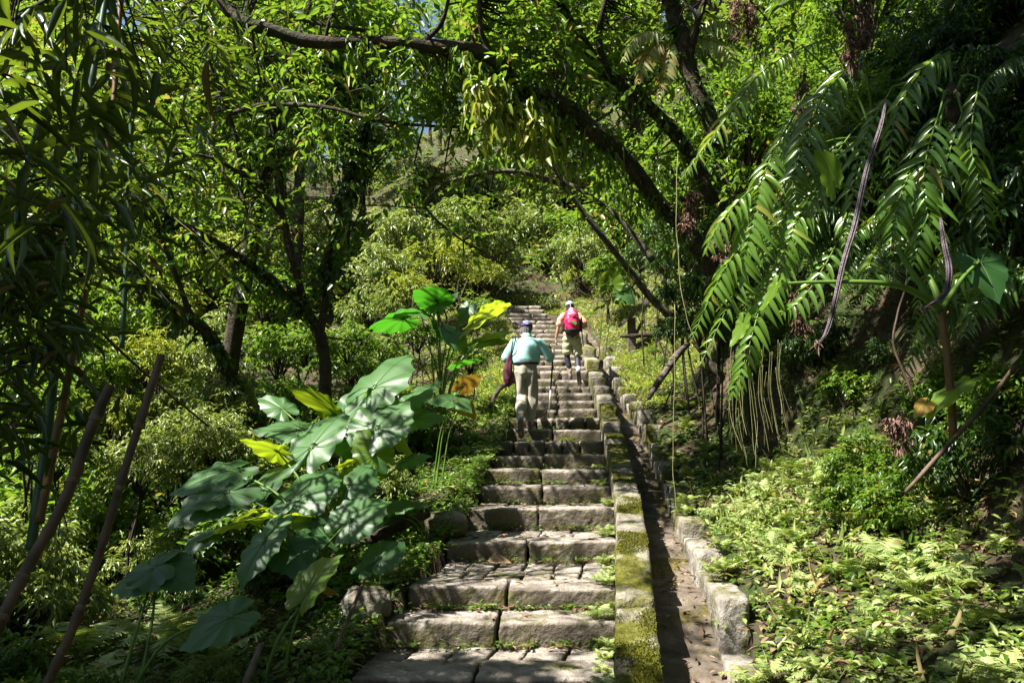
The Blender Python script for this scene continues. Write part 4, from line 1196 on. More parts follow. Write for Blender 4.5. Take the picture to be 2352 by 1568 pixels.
def sun_clear(c, r=0.75):
    """keeps most clumps out of the beam that lights the man and the lower treads"""
    for q, rr in ((MAN_MID, r), (MAN_MID + np.array([0, 0, -0.6]), r), (np.array([0.3, 7.6, -0.7]), 0.8), (np.array([0.6, 8.7, -0.5]), 0.7)):
        d = c - q; t = np.dot(d, SUNV)
        if t > 0.3 and np.linalg.norm(d - SUNV * t) < rr and rng.random() < 0.85: return False
    return True


def leafy_tree(name, label, base_px, trunk_mb, limbs, n_cl, spread, n_lf, L, mat, T=LEAF_OVAL, yellow=0.04, r_cl=0.42, extra=None, bark=M_BARK, droop=0.35, lo=0.25, W=None):
    base = at(*base_px)
    root = thing(name, label, "tree", base)
    yellow = yellow * 0.5; C = crown_clumps(limbs, n_cl, spread, lo)
    if extra is not None: C = np.concatenate([C, extra])
    C = C[[sun_clear(c) and not sky_gap(c) for c in C]]
    lines = np.concatenate([l for l, w in limbs])
    tw = trunk_mb
    for c in C:
        s = nearest_on(lines, c)
        m = (s + c) / 2 + rng.normal(size=3) * 0.08
        tube(tw, curve([s, m, c + rng.normal(size=3) * 0.15], 6), np.linspace(0.013, 0.003, 6), n=5, cap=False, mat=1)
    lf = MB(); spray(lf, C, r_cl, n_lf, L, W, T, droop=droop, yellow=yellow, up=0.8)
    for b, nm, mt in ((trunk_mb, "trunk", [bark, M_TWIG]), (lf, "crown", mat)):
        for k in range(len(b.V)): b.V[k] = b.V[k] - base
        o = b.build(nm, mt, root)
    return root


def px_clumps(rows):
    """explicit clump centres: (px, py, Y, spread px, how many)"""
    out = []
    for px, py, Y, sp, n in rows:
        p = at(px, py, Y + 0.5); s = sp * Y / FD
        out.append(p + rng.normal(size=(n, 3)) * np.array([s, s * 0.8, s]))
    return np.concatenate(out)


# forked tree beside the elephant ears
b = MB()
tr = limb(b, [(752, 985, 10), (747, 892, 10), (747, 833, 10), (736, 765, 10)], 0.085, 0.072)
la = limb(b, [(738, 772, 10), (684, 686, 9.9), (591, 619, 9.6), (482, 548, 9.2), (335, 472, 8.6), (260, 420, 8.3)], 0.062, 0.022)
lb = limb(b, [(700, 700, 9.95), (663, 564, 9.9), (646, 489, 9.8), (566, 405, 9.5), (546, 336, 9.4), (525, 260, 9.3), (491, 168, 9.1), (462, 97, 9.0), (430, 10, 8.9)], 0.05, 0.018)
lc = limb(b, [(648, 495, 9.8), (645, 390, 9.8), (630, 315, 9.7), (615, 220, 9.6), (600, 120, 9.5)], 0.03, 0.01)
le = limb(b, [(566, 405, 9.5), (500, 370, 9.3), (449, 355, 9.1), (380, 350, 8.9)], 0.026, 0.01)
ld = limb(b, [(736, 768, 10), (747, 686, 10), (755, 581, 9.9), (793, 438, 9.7), (827, 329, 9.5), (862, 270, 9.4)], 0.055, 0.03)
lg = limb(b, [(757, 585, 9.9), (800, 540, 9.7), (830, 480, 9.6)], 0.022, 0.008)
lh = limb(b, [(525, 262, 9.3), (580, 246, 9.1), (630, 239, 9.0), (756, 248, 8.8), (866, 277, 8.7), (996, 290, 8.6), (1068, 292, 8.6)], 0.034, 0.014)
ex = px_clumps([(600, 330, 9.6, 90, 16), (480, 250, 9.3, 100, 16), (680, 200, 9.5, 90, 14), (540, 480, 10, 60, 8), (800, 160, 9.4, 80, 12), (380, 420, 9.0, 80, 10), (520, 120, 9.2, 90, 12), (440, 620, 9.4, 50, 6), (860, 200, 9.4, 60, 8)])
leafy_tree("forked_tree", "dark forked tree with leafy limbs behind the elephant ear plants", (752, 985, 10), b,
           [(la, .22), (lb, .26), (lc, .14), (le, .12), (ld, .1), (lh, .16)], 130, 0.42, 30, 0.12, M_LEAF, LEAF_OVAL, 0.06, 0.42, ex)
# creeper on its right limb
def creeper(name, label, C, n, R, L, mat, T=LEAF_OVAL, hang=0.8, W=None, yellow=0.03, parent=None, lo=0.0, hi=1.0, offset=(0, 0, 0)):
    base = C[0]
    mb = MB(); st_mb = MB()
    per = 9; k = n // per
    A = along(C, k, lo, hi) + rand_unit(k) * (R * 0.45 * rng.random(k) ** 0.5)[:, None] - base
    ln = R * rng.uniform(0.25, 1.5, k) ** 1.5 * (1.4 if hang > 1 else 0.8)
    d = rand_unit(k) * 0.8; d[:, 2] = -abs(d[:, 2]) - (0.9 if hang > 1 else 0.1); d = norm(d)
    i = np.repeat(np.arange(k), per); s = np.tile(np.arange(per) / per, k)
    P = A[i] + d[i] * (s * ln[i])[:, None] + rng.normal(size=(len(i), 3)) * 0.02
    D = rand_unit(len(i)) * 0.65 + d[i] * 0.4; D[:, 2] -= hang * 0.55
    N = rand_unit(len(i)) * 0.55 + np.array([-0.3, -0.5, 0.6])
    leaves(mb, P, D, N, L * rng.uniform(0.5, 1.25, len(i)), (W or L * 0.4) * rng.uniform(0.7, 1.2, len(i)), np.clip(tints(len(i), yellow) + rng.normal(0, 0.12, k)[i], 0, 1), T)
    o = link(name, mb.mesh(name, mat), None, base)
    return tag(o, label, "creeper")


creeper("creeper", "dense dark ivy like creeper wrapping the upright limb of the forked tree", ld, 1500, 0.30, 0.10, M_LEAF_DEEP, hi=1.0, lo=0.25, W=0.055)
creeper("creeper", "thin dark creeper on the long slanting limb of the forked tree", la, 900, 0.22, 0.10, M_LEAF_DEEP, W=0.05, lo=0.1)

# leaning tree further down the slope
b = MB()
l2 = limb(b, [(600, 1010, 9.2), (579, 959, 9.2), (524, 863, 9.2), (491, 783, 9.1), (440, 732, 9.0), (390, 699, 8.9), (331, 653, 8.8), (243, 606, 8.6), (120, 560, 8.4)], 0.08, 0.045)
l2b = limb(b, [(440, 732, 9.0), (400, 620, 8.9), (360, 520, 8.8), (330, 400, 8.7)], 0.035, 0.01)
l2c = limb(b, [(331, 653, 8.8), (280, 540, 8.7), (270, 450, 8.6), (240, 330, 8.5)], 0.04, 0.012)
leafy_tree("leaning_tree", "dark leaning tree trunk slanting up the slope behind the cut bamboo poles", (600, 1010, 9.2), b,
           [(l2, .2), (l2b, .4), (l2c, .4)], 44, 0.5, 30, 0.12, M_LEAF, LEAF_OVAL, 0.05, 0.42, lo=0.4)
creeper("creeper", "dark leafy creeper growing along the leaning tree trunk", l2, 900, 0.2, 0.10, M_LEAF_DEEP, W=0.05, lo=0.1, hi=0.8)

# great mossy limb crossing over the steps
b = MB()
lm = limb(b, [(1660, 640, 8.6), (1571, 525, 8.5), (1509, 462, 8.4), (1441, 370, 8.2), (1383, 319, 8.0), (1299, 244, 7.8), (1215, 214, 7.6), (1173, 181, 7.5), (1131, 134, 7.4), (1072, 113, 7.4), (963, 105, 7.4), (837, 97, 7.4), (714, 97, 7.4), (630, 71, 7.4), (546, 46, 7.4), (490, -20, 7.4)], 0.095, 0.055, 44, 0.25, 10)
lm2 = limb(b, [(963, 105, 7.4), (1010, 60, 7.3), (1030, 0, 7.2), (1040, -60, 7.1)], 0.03, 0.012)
lm3 = limb(b, [(745, 97, 7.4), (760, 40, 7.3), (790, -30, 7.2)], 0.022, 0.01)
lm4 = limb(b, [(1131, 134, 7.4), (1105, 70, 7.3), (1100, 0, 7.2), (1090, -60, 7.1)], 0.03, 0.012)
lm5 = limb(b, [(838, 70, 7.6), (760, 60, 7.7), (690, 45, 7.8), (640, 20, 7.8)], 0.024, 0.012)
ex = px_clumps([(1010, 160, 7.6, 60, 12), (1120, 60, 7.4, 70, 14), (900, 30, 7.4, 60, 9), (760, 20, 7.5, 60, 9), (1100, 230, 8.0, 60, 14), (1230, 100, 7.8, 60, 14), (1000, 230, 8.2, 60, 10), (1200, 300, 8.2, 60, 12), (1350, 250, 8.0, 50, 8), (1180, 20, 7.6, 60, 8), (660, -30, 7.4, 50, 6)])
leafy_tree("mossy_tree", "mossy tree whose thick limb arches right across above the steps", (1660, 640, 8.6), b,
           [(lm, .5), (lm2, .15), (lm3, .1), (lm4, .2)], 46, 0.35, 24, 0.15, M_LEAF, LEAF_OVAL, 0.05, 0.4, ex, W=0.055, lo=0.3)
creeper("creeper", "bright yellow green hanging leaves trailing from the arching mossy limb", path([(1100, 165, 7.3), (1140, 190, 7.3), (1200, 230, 7.4), (1260, 270, 7.5)], 10), 320, 0.35, 0.17, M_LEAF_YELLOW, LEAF_LONG, hang=1.3, W=0.045, offset=(0, 0, -0.5), yellow=0.08)
creeper("creeper", "long narrow leaves drooping like a fringe under the arching mossy limb", lm, 640, 0.34, 0.15, M_LEAF, LEAF_LONG, hang=1.3, W=0.034, lo=0.05, hi=0.75, offset=(0, 0, -0.4))
creeper("creeper", "small mossy leaves coating the lower trunk of the mossy tree", lm, 1500, 0.17, 0.07, M_LEAF_DEEP, LEAF_OVAL, hang=0.5, W=0.03, lo=0.0, hi=0.5)

# second trunk rising behind it
b = MB()
l4 = limb(b, [(1640, 470, 9.3), (1572, 336, 9.2), (1480, 235, 9.1), (1383, 160, 9.0), (1332, 84, 8.9), (1269, -10, 8.8), (1240, -60, 8.8)], 0.085, 0.055)
l4b = limb(b, [(1400, 180, 9.0), (1375, 90, 8.9), (1390, 0, 8.8), (1400, -60, 8.7)], 0.045, 0.02)
ex = px_clumps([(1430, 90, 8.8, 80, 14), (1300, 60, 8.7, 60, 9), (1500, 60, 8.8, 60, 9), (1470, 330, 8.8, 60, 9)])
leafy_tree("slanting_tree", "slanting tree with vine covered trunk rising behind the arching limb", (1640, 470, 9.3), b, [(l4, .5), (l4b, .5)], 40, 0.5, 30, 0.12, M_LEAF, LEAF_OVAL, 0.04, 0.42, ex)
creeper("creeper", "leafy vine covering the slanting trunk behind the arching limb", l4, 900, 0.2, 0.10, M_LEAF, LEAF_LONG, hang=0.9, W=0.035)
# dark upright trunk at the top right
b = MB()
l6 = limb(b, [(1650, 330, 7.3), (1624, 259, 7.3), (1591, 189, 7.3), (1564, 81, 7.3), (1537, 0, 7.3), (1515, -70, 7.3)], 0.085, 0.075)
l6b = limb(b, [(1580, 150, 7.3), (1600, 60, 7.2), (1625, -20, 7.1), (1640, -80, 7.1)], 0.04, 0.02)
leafy_tree("vine_clad_tree", "dark straight vine clad trunk standing above the giant fern", (1650, 330, 7.3), b, [(l6b, 1.0)], 12, 0.4, 24, 0.13, M_LEAF, LEAF_OVAL, 0.03, 0.4)
creeper("creeper", "dark leafy vine clinging to the straight trunk above the giant fern", l6, 900, 0.14, 0.07, M_LEAF_DEEP, LEAF_OVAL, hang=0.5, W=0.03)
# thin tree over the upper steps
b = MB()
l3 = limb(b, [(1665, 880, 11.4), (1610, 800, 11.4), (1550, 735, 11.4), (1500, 690, 11.3), (1440, 615, 11.2), (1383, 542, 11.0), (1328, 470, 10.9), (1294, 424, 10.8), (1257, 357, 10.7), (1215, 344, 10.6), (1172, 311, 10.5)], 0.062, 0.025)
l3b = limb(b, [(1294, 424, 10.8), (1244, 407, 10.6), (1194, 395, 10.5), (1139, 395, 10.4), (1089, 403, 10.3), (1025, 420, 10.2), (996, 445, 10.2), (979, 479, 10.2), (1047, 542, 10.2), (1131, 592, 10.2), (1160, 617, 10.2)], 0.042, 0.008, 40)
l3c = limb(b, [(979, 479, 10.2), (920, 475, 10.1), (866, 472, 10.0)], 0.016, 0.006)
l3d = limb(b, [(1500, 600, 11), (1420, 500, 11), (1320, 430, 11.1), (1260, 400, 11.2)], 0.05, 0.02)
ex = px_clumps([(1040, 350, 10.5, 50, 8), (930, 400, 10.3, 45, 7), (1080, 440, 10.3, 40, 6), (1280, 330, 10.6, 50, 8), (1380, 420, 10.8, 50, 7), (900, 330, 10.3, 45, 6)])
leafy_tree("arching_tree", "thin brown tree arching over the upper steps beside the wooden sign", (1665, 880, 11.4), b, [(l3, .4), (l3b, .4), (l3c, .2)], 26, 0.30, 24, 0.15, M_LEAF, LEAF_OVAL, 0.04, 0.36, ex, bark=M_BARK_PALE, lo=0.3)

# ------------------------------------------------------------------ elephant ear plants
def taro_grid(nt=15, ns=8):
    """heart shaped blade in the unit square: returns (x, y, |s|, t) rows for both halves"""
    outs = []
    return nt, ns


def ear_leaf(A, T, N, wr=0.78, lobe=0.34, wavy=0.03, cup=0.10, droop=0.22, seed=0.0, tint=0.45, fold=0.0):
    """blade from petiole point A to tip T facing N, heart shaped with two back lobes, sunken veins and a wavy edge"""
    A = np.array(A, float); T = np.array(T, float)
    L = np.linalg.norm(T - A); d = (T - A) / L; A = A + d * 0.04 * L; L = L * 1.10
    N = np.array(N, float); N = norm(N - d * np.dot(N, d)); X = np.cross(d, N)
    # outline in polar form around A: angle 0 points to the tip, 180 back along the petiole
    na, nr = 73, 9
    th = np.linspace(-math.pi, math.pi, na)
    a = np.abs(th) / math.pi
    key_a = np.array([0, 0.06, 0.15, 0.27, 0.40, 0.54, 0.68, 0.80, 0.89, 0.95, 1.0])
    key_r = np.array([1.0, 0.86, 0.73, 0.64, 0.57, 0.53, 0.53, 0.54, lobe + 0.16, lobe * 0.55, 0.03])
    R = np.interp(a, key_a, key_r)
    R = np.convolve(np.pad(R, 2, mode='edge'), np.ones(3) / 3, 'same')[2:-2]; R[na // 2] = 1.0
    rad = np.linspace(0, 1, nr) ** 0.85
    TH, RR = np.meshgrid(th, rad, indexing='ij')
    Rm = R[:, None] * RR
    edge = 1 + 0.035 * np.sin(TH * 19 + seed * 3) * RR ** 2 + 0.015 * np.sin(TH * 31 + seed) * RR
    y = np.cos(TH) * Rm * edge; x = np.sin(TH) * Rm * edge * wr * 1.28
    # side veins: ridges that fan from the midrib
    vein = np.abs(np.sin(TH * 7.5 + 0.0)) ** 0.5
    z = -droop * (np.clip(y, 0, 1) ** 2) - cup * (np.abs(x) ** 1.5) * 1.2 + fold * np.abs(x)
    z = z + 0.015 * (vein - 0.7) * RR * np.sin(np.pi * np.clip(RR, 0, 0.98)) ** 0.3
    z = z + wavy * np.sin(TH * 9 + seed * 5) * RR ** 3 + 0.05 * np.sin(x * 4 + seed * 7) * RR - 0.10 * np.clip(-y, 0, 1) ** 1.3
    z = z - 0.012 * np.exp(-(x / 0.02) ** 2) * (y > 0)
    V = A + (x.reshape(-1, 1) * X + y.reshape(-1, 1) * d + z.reshape(-1, 1) * N) * L
    i = np.arange(na - 1)[:, None] * nr + np.arange(nr - 1)[None, :]; i = i.ravel()
    F = np.concatenate([np.stack([i, i + 1, i + nr + 1], 1), np.stack([i, i + nr + 1, i + nr], 1)])
    mb = MB(); mb.add(V, F, tint)
    # pale midrib and main veins as thin raised ribs on the upper side
    rb = MB()
    def surf(u):   # index row along an angle
        k = int(round((u + math.pi) / (2 * math.pi) * (na - 1))); return V.reshape(na, nr, 3)[k]
    for u, w in [(0, 0.009), (0.75, 0.005), (-0.75, 0.005), (1.5, 0.005), (-1.5, 0.005), (2.3, 0.006), (-2.3, 0.006)]:
        ln = surf(u) + N * 0.004
        tube(rb, ln[:-1], np.linspace(w, w * 0.3, nr - 1) * min(1, L), n=4, cap=False)
    return mb, rb


M_VEIN = solid_mat("pale_leaf_vein", (0.10, 0.19, 0.07), (0.15, 0.25, 0.09), 8, 0.45, 0.02)
M_TARO_DEAD = leaf_mat("withered_ear_leaf", [(0.20, 0.13, 0.03), (0.34, 0.22, 0.03), (0.40, 0.24, 0.04)], trans=(0.5, 0.3, 0.03), fac=0.3, rough=0.6)


def ear_plant(label, base, rows, stalk_r=0.013):
    """rows: (attach px, py, Y), (tip px, py, Y), normal, kind, options"""
    base = np.array(base, float)
    root = thing("elephant_ear_plant", label, "plant", base)
    for i, row in enumerate(rows):
        A, T, N, kind = row[:4]; op = row[4] if len(row) > 4 else {}
        mat = {'g': M_TARO, 'y': M_TARO_YELLOW, 'd': M_TARO_DEAD, 'e': M_TARO_GREEN}[kind]
        a = at(*A) - base; t = at(*T) - base
        mb, rb = ear_leaf(a, t, N, seed=i * 1.37 + base[0], tint=op.get('tint', random.uniform(0.25, 0.6)), **{k: v for k, v in op.items() if k not in ('tint', 'from', 'nop')})
        lf = mb.build("leaf_blade", mat, root)
        rb.build("vein", M_VEIN, lf)
        if op.get('nop'): continue
        b = MB()
        s = np.array([rng.normal() * 0.05, rng.normal() * 0.05, 0.0])
        mid = s * 0.5 + a * 0.5 + np.array([-0.12 * (a[0] - s[0]), 0.05, 0.16 * np.linalg.norm(a)])
        n_ = 14
        tube(b, curve([s, s * 0.7 + mid * 0.3 + np.array([0, 0, 0.06]), mid, a], n_), np.linspace(stalk_r * 1.4, stalk_r * 0.55, n_), n=8)
        b.build("leaf_stalk", M_STEM, root)
    return root


UP = (-0.35, -0.45, 0.85)       # blades turned to the sun and the viewer
FACE = (-0.25, -0.85, 0.5)
OVER = (-0.2, 0.35, 0.9)        # blades seen from below
ear_plant("cluster of huge grey green elephant ear leaves with dappled sun beside the middle steps", gpt(-1.55, 7.3), [
    ((855, 895, 7.4), (918, 805, 7.7), (-0.45, -0.7, 0.6), 'g', dict(lobe=0.42)),
    ((862, 985, 7.0), (925, 918, 7.2), (-0.3, -0.85, 0.4), 'g', dict(wr=1.0, lobe=0.5, droop=0.05)),
    ((864, 1045, 6.9), (826, 988, 6.95), (0.1, -0.9, 0.5), 'y', dict(wr=0.85)),
    ((712, 1031, 7.2), (772, 930, 7.5), (-0.35, -0.75, 0.6), 'g', dict(wr=0.7)),
    ((690, 985, 7.7), (592, 978, 7.6), (-0.1, -0.6, 0.9), 'g', {}),
    ((770, 950, 8.0), (690, 885, 8.1), (0.3, 0.5, 0.7), 'y', dict(wr=0.7)),
    ((940, 925, 7.8), (1000, 868, 8.0), (-0.2, -0.35, 0.95), 'g', dict(wr=0.5)),
    ((910, 1005, 7.5), (962, 1035, 7.3), (0.2, 0.6, 0.8), 'y', {}),
    ((940, 965, 7.7), (1010, 950, 7.7), (-0.2, -0.6, 0.85), 'g', dict(wr=0.7)),
    ((815, 1010, 7.5), (880, 1060, 7.3), (0.1, -0.6, 0.8), 'g', {}),
    ((760, 990, 7.8), (830, 930, 7.9), (-0.2, -0.6, 0.8), 'g', {}),
    ((650, 940, 8.0), (600, 905, 8.1), (-0.2, -0.4, 0.9), 'g', dict(wr=0.6)),
    ((800, 950, 8.1), (850, 850, 8.3), (-0.4, -0.5, 0.7), 'g', dict(wr=0.6)),
    ((930, 1060, 7.2), (985, 1040, 7.2), (-0.1, -0.5, 0.9), 'g', dict(tint=0.2)),
    ((840, 1095, 7.0), (900, 1080, 7.0), (0.2, 0.3, 0.9), 'y', dict(tint=0.2)),
])
ear_plant("near cluster of broad elephant ear leaves over the undergrowth beside the lower steps", gpt(-1.45, 5.95), [
    ((795, 1120, 6.5), (842, 1060, 6.7), (-0.2, -0.7, 0.6), 'g', dict(wr=0.95, tint=0.3)),
    ((800, 1198, 6.0), (880, 1140, 6.1), (-0.2, -0.75, 0.65), 'g', dict(wr=0.9, lobe=0.45)),
    ((681, 1152, 6.3), (747, 1062, 6.6), (-0.4, -0.65, 0.7), 'g', dict(wr=0.85, lobe=0.45)),
    ((600, 1118, 6.6), (660, 1040, 6.9), (-0.4, -0.6, 0.75), 'g', dict(wr=0.7)),
    ((530, 1078, 6.7), (402, 1112, 6.5), (-0.1, -0.55, 0.9), 'g', dict(wr=0.75, tint=0.2)),
    ((530, 1128, 6.4), (392, 1180, 6.2), (-0.1, -0.5, 0.9), 'g', dict(wr=0.7, tint=0.25)),
    ((562, 1195, 6.0), (440, 1230, 5.8), (0.1, 0.25, 1.0), 'y', dict(wr=0.7)),
    ((640, 1038, 6.9), (568, 1000, 6.8), (0.3, 0.5, 0.8), 'y', dict(wr=0.95)),
    ((690, 1185, 6.2), (610, 1170, 6.0), (0.2, 0.3, 0.9), 'y', {}),
    ((610, 1240, 5.6), (548, 1328, 5.4), (-0.5, -0.75, 0.5), 'g', dict(wr=0.6, lobe=0.6, tint=0.6)),
    ((640, 1195, 5.8), (600, 1240, 5.7), (-0.5, -0.6, 0.7), 'g', dict(wr=0.9)),
    ((700, 1240, 5.9), (640, 1290, 5.7), (0.0, -0.4, 0.8), 'g', dict(tint=0.2)),
    ((735, 1130, 6.6), (690, 1090, 6.7), (-0.3, -0.4, 0.9), 'g', {}),
    ((720, 1200, 6.1), (770, 1250, 6.0), (0.1, -0.5, 0.8), 'g', dict(tint=0.15)),
    ((590, 1170, 6.2), (520, 1190, 6.1), (0.2, 0.35, 0.9), 'y', dict(wr=0.6)),
    ((500, 1150, 6.3), (430, 1160, 6.2), (-0.1, -0.3, 0.95), 'g', dict(tint=0.1)),
    ((760, 1085, 6.7), (810, 1045, 6.8), (0.2, 0.3, 0.8), 'y', dict(tint=0.2)),
    ((660, 1250, 5.8), (700, 1310, 5.6), (0.1, -0.6, 0.7), 'g', dict(tint=0.15)),
    ((480, 1230, 5.8), (420, 1260, 5.7), (-0.1, -0.4, 0.9), 'g', dict(tint=0.1)),
])
ear_plant("small elephant ear plant with one bright upright leaf and a yellow withered leaf", gpt(-1.35, 4.9), [
    ((704, 1362, 5.0), (763, 1272, 5.1), (-0.55, -0.55, 0.6), 'y', dict(wr=0.75, fold=0.25)),
    ((742, 1352, 5.1), (757, 1340, 5.0), (0.2, 0.2, 0.8), 'd', dict(wr=0.9)),
], 0.011)
ear_plant("low dim elephant ear plant in the deep shade near the cut bamboo", gpt(-2.15, 4.7), [
    ((536, 1412, 4.6), (418, 1468, 4.5), (-0.1, -0.6, 0.8), 'g', dict(tint=0.25)),
    ((360, 1300, 5.0), (260, 1335, 5.0), (-0.1, -0.45, 0.9), 'g', dict(wr=1.0, tint=0.2)),
    ((355, 1302, 5.0), (432, 1322, 4.9), (0.1, -0.45, 0.9), 'g', dict(wr=1.0, tint=0.2)),
], 0.010)
ear_plant("single young round elephant ear leaf at the edge of the steps", gpt(-0.95, 5.9), [
    ((870, 1282, 5.9), (922, 1240, 6.0), (-0.2, -0.8, 0.5), 'g', dict(wr=0.9)),
    ((830, 1310, 5.9), (858, 1285, 6.0), (-0.2, -0.6, 0.6), 'g', {}),
], 0.006)
ear_plant("small jagged elephant ear plant between the large leaves and the steps", gpt(-0.75, 7.2), [
    ((890, 1168, 7.0), (962, 1150, 7.0), (-0.1, -0.6, 0.8), 'g', dict(wr=0.5)),
    ((880, 1180, 7.0), (850, 1210, 6.9), (-0.1, -0.5, 0.8), 'g', {}),
], 0.006)
ear_plant("small bluish elephant ear plant with a withered leaf beside the man's path", gpt(-0.85, 9.4), [
    ((1040, 918, 9.2), (990, 915, 9.1), (-0.1, -0.6, 0.8), 'g', dict(wr=0.7)),
    ((1045, 915, 9.2), (1080, 935, 9.1), (0.1, -0.6, 0.8), 'g', dict(wr=0.7)),
    ((1062, 925, 9.2), (1092, 955, 9.2), (0.2, -0.7, 0.5), 'd', {}),
    ((1060, 890, 9.3), (1100, 860, 9.3), (0.2, 0.4, 0.7), 'd', {}),
], 0.008)
ear_plant("tall elephant ear plant with glowing green leaves beside the upper steps", gpt(-1.15, 12.8), [
    ((1005, 692, 12.6), (958, 660, 12.4), (0.3, 0.6, 0.6), 'e', dict(wr=1.05, tint=0.1)),
    ((1003, 700, 12.6), (1045, 668, 12.7), (-0.3, -0.5, 0.8), 'g', {}),
    ((1085, 738, 12.6), (1150, 688, 12.9), (0.0, 0.35, 0.9), 'y', dict(wr=0.75)),
    ((930, 732, 12.6), (855, 742, 12.4), (0.2, 0.45, 0.8), 'e', dict(wr=0.75, tint=0.15)),
    ((965, 718, 12.5), (905, 706, 12.4), (-0.2, -0.4, 0.9), 'g', {}),
    ((1000, 742, 12.5), (1020, 770, 12.4), (0.1, 0.4, 0.7), 'e', dict(tint=0.1)),
    ((1075, 705, 12.8), (1058, 735, 12.7), (-0.2, -0.6, 0.7), 'g', {}),
    ((1108, 782, 12.6), (1166, 752, 12.8), (-0.1, -0.3, 0.9), 'g', dict(wr=0.55)),
    ((1124, 784, 12.6), (1168, 778, 12.6), (0.1, 0.35, 0.9), 'y', dict(wr=0.5)),
    ((1050, 838, 12.4), (1098, 820, 12.4), (0.1, 0.3, 0.9), 'e', dict(wr=0.5, tint=0.1)),
    ((1030, 760, 12.7), (1070, 800, 12.5), (0.1, -0.4, 0.8), 'g', {}),
], 0.014)
ear_plant("round yellow elephant ear leaf glowing under the arching tree", gpt(2.05, 18.0, 0.1), [
    ((1402, 655, 17.0), (1412, 620, 17.0), (0.2, 0.5, 0.6), 'y', dict(wr=1.0)),
    ((1430, 668, 17.0), (1455, 690, 16.9), (-0.3, -0.6, 0.6), 'g', dict(wr=1.0)),
], 0.010)

# elephant ear with a bare stem on the shaded bank
base = at(2184, 900, 5.0)
root = thing("elephant_ear_plant", "leggy elephant ear plant with brown bare stem and thick green stalks on the shaded bank", "plant", base)
b = MB(); tube(b, path([(2190, 1010, 5.0), (2184, 900, 5.0), (2172, 790, 5.0), (2160, 700, 5.0)], 16) - base, np.linspace(0.026, 0.022, 16), n=10, wob=0.2); b.build("stem", M_BAMBOO_YEL, root)
for pts, r0, r1 in [([(2160, 712, 5.0), (2135, 690, 4.95), (2069, 657, 4.9), (1991, 648, 4.9), (1874, 648, 4.95), (1785, 652, 5.0)], 0.026, 0.008), ([(2155, 715, 5.0), (2123, 665, 5.0), (2076, 595, 5.0), (2062, 560, 5.0)], 0.024, 0.014), ([(2160, 712, 5.05), (2145, 660, 5.1), (2110, 590, 5.2), (2060, 500, 5.3), (1930, 420, 5.4)], 0.024, 0.008), ([(2160, 715, 5.0), (2210, 640, 5.1), (2250, 600, 5.2)], 0.02, 0.009)]:
    b = MB(); tube(b, path(pts, 18) - base, np.linspace(r0, r1, 18), n=9); b.build("leaf_stalk", M_STEM, root)
for A, T, N, kind, op in [((1782, 655, 5.0), (1758, 712, 5.0), (0.9, 0.15, 0.3), 'y', dict(wr=0.6)), ((1918, 415, 5.4), (1893, 352, 5.5), (0.9, 0.2, 0.3), 'y', dict(wr=0.7)), ((2205, 880, 5.0), (2130, 935, 4.9), (0.5, 0.1, 0.8), 'y', dict(wr=0.45, tint=0.6)), ((2128, 925, 4.95), (2108, 948, 4.9), (0.3, -0.3, 0.8), 'd', dict(wr=0.6, tint=0.6)), ((2250, 600, 5.2), (2300, 670, 5.1), (-0.2, -0.3, 0.9), 'g', dict(tint=0.1)), ((1708, 742, 5.6), (1692, 795, 5.6), (0.8, 0.2, 0.4), 'y', dict(wr=0.6))]:
    mb, rb = ear_leaf(at(*A) - base, at(*T) - base, N, seed=A[0], **op)
    lf = mb.build("leaf_blade", {'g': M_TARO, 'y': M_TARO_YELLOW, 'd': M_TARO_DEAD, 'e': M_TARO_GREEN}[kind], root); rb.build("vein", M_VEIN, lf)

# ------------------------------------------------------------------ bamboo
M_NODE = solid_mat("bamboo_node", (0.05, 0.035, 0.022), (0.20, 0.15, 0.10), 30, 0.7, 0.1)
def culm(mb, C, r0, r1, n_nodes=10, sides=12):
    n = n_nodes * 6
    t = np.linspace(0, len(C) - 1, n)
    P = np.stack([np.interp(t, np.arange(len(C)), C[:, i]) for i in range(3)], 1)
    r = np.linspace(r0, r1, n)
    ph = np.arange(n) % 6
    r = r * np.where(ph == 0, 1.14, np.where(ph == 5, 0.97, 1.0))
    tube(mb, P, r, n=sides)


def blade_sprays(mb, anchors, n_each, L, drop=0.35, T=LEAF_BLADE, yellow=0.025, spread=0.12):
    k = len(anchors)
    P = np.repeat(anchors, n_each, 0); n = len(P)
    ax = np.repeat(rand_unit(k) * np.array([1, 1, 0.3]), n_each, 0)
    D = ax * 0.9 + rand_unit(n) * 0.6; D[:, 2] -= drop
    N = rand_unit(n) * 0.6 + np.array([-0.1, -0.2, 0.8])
    P = P + rng.normal(size=P.shape) * spread
    leaves(mb, P, D, N, L * rng.uniform(0.6, 1.25, n), L * 0.125 * rng.uniform(0.8, 1.25, n), tints(n, yellow), T)


def bamboo(label, pts, r0, r1, mat, leaf_rows, group=None, nodes=11, L=0.2):
    C = path(pts, 30); base = C[0]
    root = thing("bamboo", label, "bamboo", base, group=group)
    br = MB(); culm(br, C - base, r0, r1, nodes); lf = MB()
    for px, py, Y, sp, n, each in leaf_rows:
        p = at(px, py, Y); s = sp * Y / FD
        A = p + rng.normal(size=(n, 3)) * np.array([s, s, s * 0.8])
        for a in A[::2]:
            q = nearest_on(C, a)
            m = (q + a) / 2 + np.array([0, 0, 0.1])
            tube(br, curve([q, m, a], 6) - base, np.linspace(0.006, 0.002, 6), n=5, cap=False, mat=1)
        blade_sprays(lf, A - base, each, L)
    br.build("culm", [mat, M_TWIG], root)
    if lf.V: lf.build("foliage", M_BAMBOO_LEAF, root)
    return root


